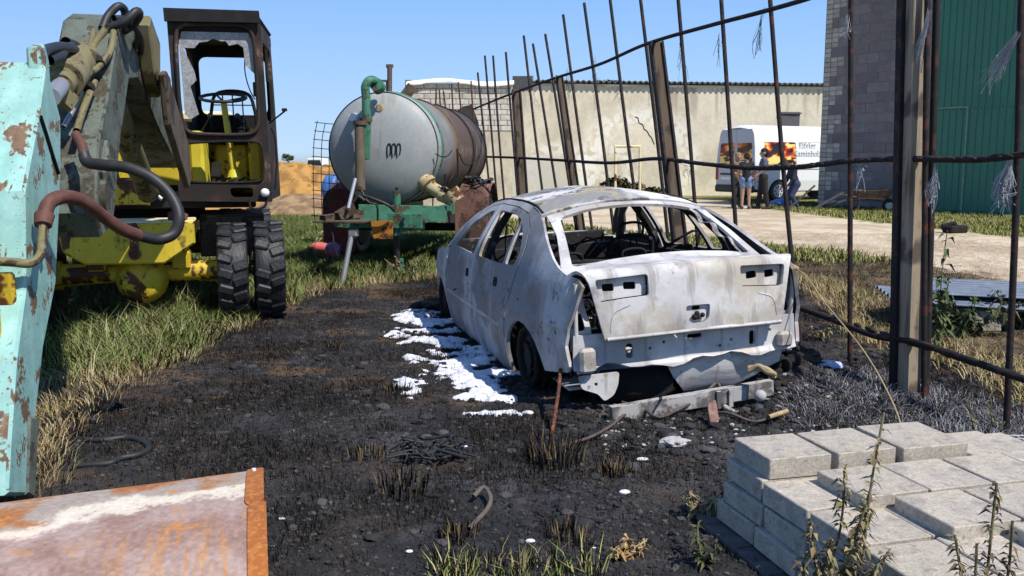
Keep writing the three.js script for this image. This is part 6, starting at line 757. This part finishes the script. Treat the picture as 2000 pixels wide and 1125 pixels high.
// ---------------------------------------------------------------- stack of concrete pavers, front right
{
  const A = V(.966, 0, -.258), B = V(.258, 0, .966), O0 = at(1431, 893, 3.52), sx = .272, sz = .285, sy = .085, top = O0.y; O0.y = 0; const grp = 'concrete pavers of the stack';
  const put = (a, r, k, label, w = sx, l = sz, g = grp) => { const m = pavers[Math.floor(rnd() * 3)], y = top - k * sy - sy / 2 + rr(-.002, .002); const c = O0.clone().addScaledVector(A, a + w / 2 + rr(-.004, .004)).addScaledVector(B, r + l / 2 + rr(-.004, .004)).setY(y); const q = rr(-.03, .03), X = A.clone().applyAxisAngle(V(0, 1, 0), q), Z = B.clone().applyAxisAngle(V(0, 1, 0), q); const geo = boxUV(cbox(w - .007, sy - .003, l - .007, .0035)); geo.applyMatrix4(new THREE.Matrix4().makeBasis(X, V(0, 1, 0), Z)); const o = single('concrete_paver', geo.translate(c.x, c.y, c.z), m, label, 'concrete block', g); };
  seed = 51; const N = ['first', 'second', 'third', 'fourth', 'fifth'];
  // raised back row, then the rows of the top layer, each starting further right
  for (let i = 0; i < 3; i++) put(i * (sx + .012), 0, -1, ['raised back row paver at the left corner of the stack', 'middle paver of the raised back row on the stack', 'rightmost paver of the raised back row on the stack'][i], i === 2 ? sx * 1.12 : sx, i === 2 ? sz * 1.1 : sz);
  for (let i = 0; i < 4; i++) put(.16 + i * sx + (i > 1 ? .01 : 0), sz + .055, -.55 + (i > 1 ? 0 : 0), N[i] + ' paver from the left in the row in front of the raised row'.replace('raised row', 'raised back row'));
  for (let i = 0; i < 4; i++) put(.27 + i * (sx + .01), 2 * sz + .065, -.55, N[i] + ' paver from the left in the third row of the stack top');
  for (let i = 0; i < 4; i++) put(.46 + i * (sx + .006), 3 * sz + .075, -.55, N[i] + ' paver from the left in the front row of the stack top');
  for (const a of [3]) put(a * sx + .09, .02, -.35, 'paver lying right of the raised back row at the stack end', sx, sz * 1.15);
  for (let k = 0; k < 3; k++) for (let r = 0; r < 4; r++) for (let a = 0; a < 5; a++) { const face = a === 0; put(-.03 - k * .018 + a * sx, -.01 + r * (sz + .01) + (k % 2) * .03, k, face ? N[r] + ' paver from the back in the ' + ['upper', 'middle', 'bottom'][k] + ' course of the stack side' : 'grey concrete paver buried inside the stack below its top rows', sx, sz, face ? grp : 'pavers buried inside the stack'); }
  // half layer that carries the top rows
  const under = top - 3 * sy, pal = thing('pallet', 'dark weathered pallet under the concrete paver stack', 'pallet', O0.clone()); const P = (a, r, y) => O0.clone().addScaledVector(A, a).addScaledVector(B, r).setY(y);
  for (let i = 0; i < 6; i++) part('board', bar(P(-.12, -.02 + i * .235, under - .013), P(1.4, -.02 + i * .235, under - .013), .10, .022), M.grey_wood, pal); for (const a of [-.08, .6, 1.3]) part('runner', bar(P(a, -.05, (under - .026) / 2), P(a, 1.25, (under - .026) / 2), .09, Math.max(.04, under - .03)), M.grey_wood, pal);
}
// ---------------------------------------------------------------- corrugated sheets on the weeds beyond the fence
{
  const sheetM = mat('corrugated', { map: specks([.40, .44, .49], [.08, .08, .08], 111, 1), roughness: .4, metalness: .1 });
  const corr = (p, along, across, len, w, m, label) => { const pts = []; const n = Math.round(w / .019); for (let i = 0; i <= n; i++) pts.push([i / n * w, .02 * Math.sin(i * .8)]); const bk = pts.map(([a, b]) => [a, b - .006]).reverse(); const up = across.clone().cross(along).normalize(); if (up.y < 0) up.negate(); single('corrugated_sheet', frame(ext([...pts, ...bk], len, 0).translate(0, 0, len / 2), p, across, up, along), m, label, 'metal sheet', 'corrugated sheets beyond the fence'); };
  const p0 = at(1826, 574, 7.9), al = V(.985, -.035, .10).normalize(), ac = V(.18, .02, -.98).normalize();
  corr(p0, al, ac, 2.3, .95, sheetM, 'top dark blue grey corrugated sheet beyond the fence'); corr(p0.clone().add(V(-.38, -.05, .1)), V(.98, -.05, .12).normalize(), ac, 2.5, .9, sheetM, 'middle corrugated sheet sticking out left under the top sheet'); corr(p0.clone().add(V(-.1, -.11, .05)), V(.98, -.03, .1).normalize(), ac, 2.4, .95, sheetM, 'lowest corrugated sheet resting on the blocks beyond the fence');
  const q = p0.clone(); [[.4, .2], [1.8, .2], [.5, -.5], [1.9, -.5]].forEach(([x, z], i) => single('support_block', boxUV(cbox(.28, q.y - .12, .2, .015).translate(q.x + x, (q.y - .14) / 2, q.z + z - .15)), pavers[i % 3], ['front left', 'front right', 'back left', 'back right'][i] + ' concrete block under the corrugated sheets', 'concrete block', 'blocks under the sheets'));
}
// ---------------------------------------------------------------- debris on the burnt ground
const onG = (px, py, h = 0) => { const g = grd(px, py); g.y = gy(g.x, g.z) + h; return g; };
single('brown_stake', tube([onG(1077, 850, -.01), onG(1084, 830, .08), onG(1090, 815, .16), onG(1094, 800, .25)], .011, 7, 20), M.rust_steel, 'thin reddish brown stake upright before the car rear wheel', 'stake');
single('strip', tube([at(1318, 758, 4.9), onG(1270, 800, .06), onG(1220, 822, .04), onG(1190, 845, .03), onG(1150, 862, .02), onG(1090, 872, .015)], .009, 6, 40), mat('charred_strip', { map: specks([.34, .29, .28], [.12, .1, .1], 121, .4) }), 'long grey charred strip hanging from the beam to the ground', 'strip');
single('strip', tube([onG(1215, 800, .06), onG(1255, 815, .05), onG(1285, 830, .02), onG(1330, 818, .05), onG(1370, 795, .08), onG(1400, 782, .12), onG(1410, 795, .05)], .010, 6, 40), M.charred_strip, 'wavy charred strip on the ground below the tow ball', 'strip');
single('strip', tube([onG(1380, 825, .03), onG(1420, 838, .03), onG(1470, 843, .03), onG(1510, 838, .04)], .008, 6, 30), M.charred_strip, 'charred strip lying right of the tow ball', 'strip'); single('pale_tube', tube([onG(1500, 842, .05), onG(1536, 834, .055)], .014, 8, 8), M.straw, 'short pale tube end lying at the tip of a charred strip', 'tube');
single('bent_scrap', [panel(round([[-.025, 0], [.03, 0], [.02, .15], [-.03, .12]], .02), [], (u, v) => onG(1395, 850, .01).add(V(u, v * .75, -v * .5 - u * .4)), { max: .05, thick: .012 }), panel(round([[-.04, 0], [.05, 0], [.02, .18], [-.03, .15]], .02), [], (u, v) => onG(1412, 855, .01).add(V(u - v * .3, v * .7, -v * .6)), { max: .05, thick: .012 })].slice(0, 1), mat('pink_scrap', { map: specks([.50, .38, .34], [.2, .16, .15], 123, .2) }), 'pinkish bent metal scrap leaning below the tow ball', 'scrap');
single('tangled_scrap', (() => { seed = 131; const L = []; for (let i = 0; i < 46; i++) { const p = onG(845 + rr(-55, 55), 885 + rr(-18, 18), .01); L.push(tube([p, p.clone().add(V(rr(-.06, .06), rr(.01, .05), rr(-.06, .06))), p.clone().add(V(rr(-.12, .12), rr(0, .03), rr(-.1, .1)))], rr(.004, .011), 5, 10)); } return L; })(), M.rubber, 'flat tangle of black burnt scrap on the ground', 'scrap').userData.kind = 'stuff';
single('bent_stick', tube([onG(925, 985, .03), onG(945, 975, .05), onG(958, 985, .04), onG(952, 1000, .02), onG(930, 1022, .012), onG(915, 1040, .01)], .011, 7, 30), mat('grey_stick', { map: specks([.36, .32, .29], [.1, .1, .1], 133, .3) }), 'grey bent stick lying on the burnt foreground', 'stick');
single('black_hose', tube([[150, 862], [200, 868], [250, 862], [285, 870], [290, 882], [270, 894], [235, 902], [215, 910], [150, 914]].map(([a, b]) => onG(a, b, .014)), .017, 8, 70), M.rubber, 'black hose curled on the ground behind the bucket', 'hose');
[[1220, 966, .03, 'white crumpled scrap on the char left of the paver stack'], [1036, 1067, .022, 'white scrap at the very front near the green grass'], [800, 1082, .016, 'small white fleck at the front right of the bucket'], [1160, 1068, .012, 'tiny white fleck beside the singed yellow grass'], [550, 1013, .016, 'white fleck on the char right of the bucket corner'], [420, 640, .05, 'white lump beside the excavator front tyre'], [908, 872, .02, 'pale ash fleck right of the tangled scrap'], [1255, 900, .03, 'pale foam fleck in front of the grey ash slurry'], [1030, 803, .04, 'small white foam dab near the brown stake'], [1560, 834, .014, 'tiny white fleck on the char right of the charred strip']].forEach(([px, py, r, label], i) => { r *= .62; const p = onG(px, py, r * .3), g = new THREE.IcosahedronGeometry(r, 2), a = g.attributes.position; for (let k = 0; k < a.count; k++) { const v = V().fromBufferAttribute(a, k), f = .6 + .8 * fbm(v.x * 40 + i * 5, v.z * 40 + v.y * 31, 3, 0, 140); a.setXYZ(k, v.x * f * 1.4, v.y * f * .5, v.z * f); } g.computeVertexNormals(); single('white_fleck', boxUV(g.translate(p.x, p.y, p.z)), M.foam, label, 'debris', 'white flecks on the burnt ground'); });
single('ash_clod', (() => { const p = onG(1318, 878, .02), g = new THREE.IcosahedronGeometry(.05, 3), a = g.attributes.position; for (let k = 0; k < a.count; k++) { const v = V().fromBufferAttribute(a, k), f = .5 + .9 * fbm(v.x * 60, v.z * 60 + v.y * 45, 3, 0, 143); a.setXYZ(k, v.x * f * 1.5, v.y * f * .6, v.z * f * 1.2); } g.computeVertexNormals(); return boxUV(g.translate(p.x, p.y, p.z)); })(), M.ash_metal, 'speckled grey ash clod on the slurry before the car', 'debris'); 
single('blue_cloth', (() => { const p = onG(1620, 745, .02), g = new THREE.IcosahedronGeometry(.11, 3), a = g.attributes.position; for (let k = 0; k < a.count; k++) { const v = V().fromBufferAttribute(a, k), f = .5 + .9 * fbm(v.x * 20, v.z * 20 + v.y * 15, 3, 0, 144); a.setXYZ(k, v.x * f * .75, v.y * f * .3, v.z * f * .6); } g.computeVertexNormals(); return boxUV(g.translate(p.x, p.y, p.z)); })(), mat('lilac_cloth', { color: new THREE.Color(.42, .45, .66), roughness: .8 }), 'lilac blue rag on the ash right of the car', 'rag');
single('burnt_wheel_heap', (() => { seed = 150; const L = []; for (let i = 0; i < 60; i++) { const p = onG(1535 + rr(-28, 24), 735 + rr(-34, 28), rr(0, .06)); L.push(tr(boxUV(new THREE.IcosahedronGeometry(rr(.02, .06), 1).scale(rr(.7, 1.3), rr(.5, 1), rr(.7, 1.3))), p.x, p.y, p.z)); } return L; })(), M.soot, 'black heap of cinders at the right rear corner of the car', 'cinders').userData.kind = 'stuff';
{ seed = 160; const L = []; for (let i = 0; i < 420; i++) { const z = rr(-3.4, -7.2), x = rr(-.6, 3.2); if (burnt(x, z) < .6 || sd(FO_SAFE, x, z) > 0) continue; const y = gy(x, z); L.push(tr(boxUV(new THREE.IcosahedronGeometry(rr(.006, .02), 0).scale(rr(.8, 1.6), rr(.5, 1), rr(.8, 1.4))), x, y + .003, z)); } const o = single('cinder', L, M.soot, 'small black cinders strewn over the burnt ground', 'cinders'); o.userData.kind = 'stuff'; }
{ seed = 161; const L = []; for (let i = 0; i < 260; i++) { const p = onG(rr(1180, 1850), rr(765, 880), .003); L.push(tr(boxUV(new THREE.IcosahedronGeometry(rr(.004, .015), 0).scale(rr(.8, 1.8), rr(.4, .9), rr(.8, 1.4)).rotateY(rnd() * 6)), p.x, p.y, p.z)); } const o = single('ash_crumb', L, M.ash_metal, 'grey ash crumbs behind the car', 'ash'); o.userData.kind = 'stuff'; }
// straw twine tied to the tail lamp, running down to the front; rope end below
single('straw_twine', tube([at(1512, 521, 5.75), at(1560, 528, 5.6), at(1610, 590, 5.3), at(1690, 690, 4.7), at(1745, 790, 4.2), at(1775, 880, 3.8), at(1815, 980, 3.45), at(1838, 1060, 3.2), at(1845, 1125, 3.02), at(1850, 1180, 2.9).setY(.05)], .0042, 6, 80), M.straw, 'straw coloured twine running from the tail lamp to the pavers', 'twine');
const knot = pts => { const P = pts.map(q => at(...q)); return [tube(P, .019, 8, 40), tube(P.map((p, i) => p.clone().add(V(0, .012 * (i % 2 ? 1 : -1), .01))), .016, 8, 40)]; };
single('straw_rope', knot([[1508, 520, 5.68], [1528, 516, 5.66], [1545, 520, 5.64], [1558, 528, 5.62]]), M.straw, 'knotted straw rope in the right tail lamp opening', 'rope'); single('straw_rope', knot([[1462, 720, 5.2], [1480, 718, 5.18], [1498, 722, 5.14], [1515, 735, 5.1]]), M.straw, 'knotted straw rope end on the bumper beam tip', 'rope');
single('dry_stem', tube([onG(1690, 985, .3), at(1660, 900, 3.6), at(1628, 850, 3.75), at(1590, 800, 3.9)], .0028, 5, 30), M.hose_brown, 'thin reddish dry stem leaning over the pavers', 'stem');
single('steel_grate', (() => { const p = at(1975, 930, 4.1).setY(.12), L = []; for (let i = 0; i < 10; i++) L.push(cyl(p.clone().add(V(-.1 + i * .04, 0, -.25)), p.clone().add(V(-.1 + i * .04, 0, .25)), .005, .005, 5), cyl(p.clone().add(V(-.12, .005, -.22 + i * .05)), p.clone().add(V(.3, .005, -.22 + i * .05)), .005, .005, 5)); return L; })(), M.ash_metal, 'pale wire grate lying behind the paver stack', 'grate');
single('pale_pipe', cyl(at(1960, 897, 4.3), at(2040, 880, 4.2), .025, .025, 12), M.ash_metal, 'pale pipe end lying on the ash at the right edge', 'pipe');
// ---------------------------------------------------------------- weeds
function weed(label, base, stems, leafN, leaf, cols, s, m) {
  seed = s; const w = thing('weed', label, 'weed', base), L = [], pos = [], nor = [], col = [];
  for (const [dx, dz, h, lean] of stems) { const P = [0, .35, .7, 1].map(t => base.clone().add(V(dx * t * lean + rr(-.012, .012), h * t, dz * t * lean + rr(-.012, .012)))); L.push(tube(P, .0038, 5, 20)); const c = new THREE.CatmullRomCurve3(P);
    for (let i = 0; i < leafN; i++) { const t = rr(.12, 1), p = c.getPoint(t), a = rnd() * 6.283, l = leaf * rr(.5, 1.2) * (1.15 - t * .5), d = V(Math.cos(a), rr(-.6, .5), Math.sin(a)).normalize(), sd_ = V(0, 1, 0).cross(d).normalize(), m1 = p.clone().addScaledVector(d, l * .5).add(V(0, rr(-.2, .2) * l, 0)), e = p.clone().addScaledVector(d, l).add(V(rr(-.2, .2) * l, -l * rr(.1, .7), 0)), wv = l * rr(.12, .22), k = cols[Math.floor(rnd() * cols.length)]; const q1 = m1.clone().addScaledVector(sd_, wv), q2 = m1.clone().addScaledVector(sd_, -wv).add(V(0, wv * .5, 0));
      for (const q of [p, q1, m1, p, m1, q2, q1, e, m1, m1, e, q2]) { pos.push(q.x, q.y, q.z); col.push(...k); } } }
  const g = new THREE.BufferGeometry(); g.setAttribute('position', new THREE.Float32BufferAttribute(pos, 3)); g.setAttribute('color', new THREE.Float32BufferAttribute(col, 3)); g.computeVertexNormals();
  part('stem', L, m || M.olive, w); const o = part('leaves', g, M.foliage, w); o.userData.kind = 'stuff';
}
{
  const DRY = [[.20, .15, .07], [.28, .22, .10], [.12, .085, .045], [.16, .16, .06], [.07, .05, .03]], GR = [[.09, .12, .03], [.13, .15, .045], [.06, .085, .02], [.2, .17, .07]];
  const fw = (px, py, d) => at(px, py, d);
  weed('dry seedy weed in front of the middle of the paver stack', fw(1600, 1160, 2.5).setY(.0), [[.06, .0, .60, 1], [.14, .0, .46, 1], [-.03, .02, .44, 1], [.1, .03, .50, 1], [.02, .05, .40, 1], [.18, .03, .36, 1], [-.06, .02, .32, 1]], 130, .05, DRY, 171);
  weed('tall thin dry weed rising before the raised pavers', fw(1650, 1160, 2.52).setY(.0), [[.12, -.06, .74, 1], [.05, .0, .55, 1]], 70, .05, DRY, 172); weed('dark spindly dry weed at the right front corner', fw(1920, 1160, 2.22).setY(.0), [[.02, 0, .66, 1], [.06, .02, .56, 1], [-.08, .02, .52, 1], [-.03, .03, .5, 1]], 110, .045, [[.09, .065, .035], [.16, .11, .05], [.06, .045, .03]], 173);
  weed('pair of green stalks growing at the far right behind the pavers', fw(1920, 905, 4.0).setY(.05), [[.02, 0, .36, 1], [-.08, 0, .34, 1], [.07, .02, .25, 1]], 16, .05, GR, 174); weed('green drooping weed climbing beside the near timber post', onG(1828, 690), [[.03, 0, .95, 1], [.05, .05, .6, 1], [-.02, .03, .5, 1]], 34, .13, [[.07, .11, .03], [.05, .08, .02], [.10, .12, .04]], 175);
  weed('leafy green weeds under the corrugated sheets', onG(1880, 655), [[.1, 0, .34, 1], [.3, .1, .32, 1], [-.15, 0, .34, 1], [.5, .05, .3, 1], [0, .1, .25, 1]], 60, .12, [[.05, .07, .02], [.09, .10, .03], [.03, .04, .015]], 176); weed('olive weeds right of the corrugated sheet supports', onG(1975, 640), [[.1, .1, .3, 1], [-.2, .1, .35, 1], [.3, .1, .28, 1]], 50, .12, [[.07, .085, .025], [.12, .11, .04], [.04, .045, .018]], 177);
  weed('low yellow green weed at the foot of the timber post', onG(1600, 690 - 30), [[.1, .05, .12, 1], [-.1, .05, .14, 1], [0, .1, .1, 1]], 20, .06, DRY, 178); weed('dry straw weeds under the jack of the tank trailer', onG(800, 545), [[.2, .05, .35, 1], [-.15, .1, .3, 1], [.1, .12, .25, 1], [-.3, .1, .28, 1]], 24, .10, DRY, 179, M.straw); weed('straw weeds against the wire mesh left of the tank', onG(625, 490), [[.05, 0, .6, 1], [.15, .05, .5, 1], [-.1, .05, .55, 1]], 18, .14, [[.35, .30, .14], [.28, .27, .1], [.2, .2, .07]], 180, M.straw);
  weed('curled dry straw weed left of the paver stack', onG(1375, 1010), [[-.06, .05, .14, 1], [.04, .06, .12, 1], [-.1, .0, .1, 1], [.08, .02, .16, 1]], 30, .055, [[.3, .24, .11], [.2, .14, .07], [.12, .12, .04]], 181, M.straw); weed('dark green grassy weed at the foot of the paver stack', onG(1370, 1100), [[-.03, .03, .12, 1], [.05, .05, .1, 1], [.0, -.05, .14, 1]], 26, .06, [[.05, .06, .02], [.03, .035, .015], [.1, .1, .04]], 182); weed('singed orange straw weed at the front centre right', onG(1215, 1090), [[-.05, .03, .05, 1], [.08, .02, .05, 1], [.02, -.04, .06, 1], [.1, -.03, .05, 1]], 34, .045, [[.34, .2, .07], [.25, .15, .06], [.40, .28, .12]], 183, M.straw);
}
const renderer = new THREE.WebGLRenderer(); renderer.toneMapping = THREE.LinearToneMapping; renderer.toneMappingExposure = EXPOSURE; renderer.shadowMap.enabled = true;
renderer.render(scene, camera);
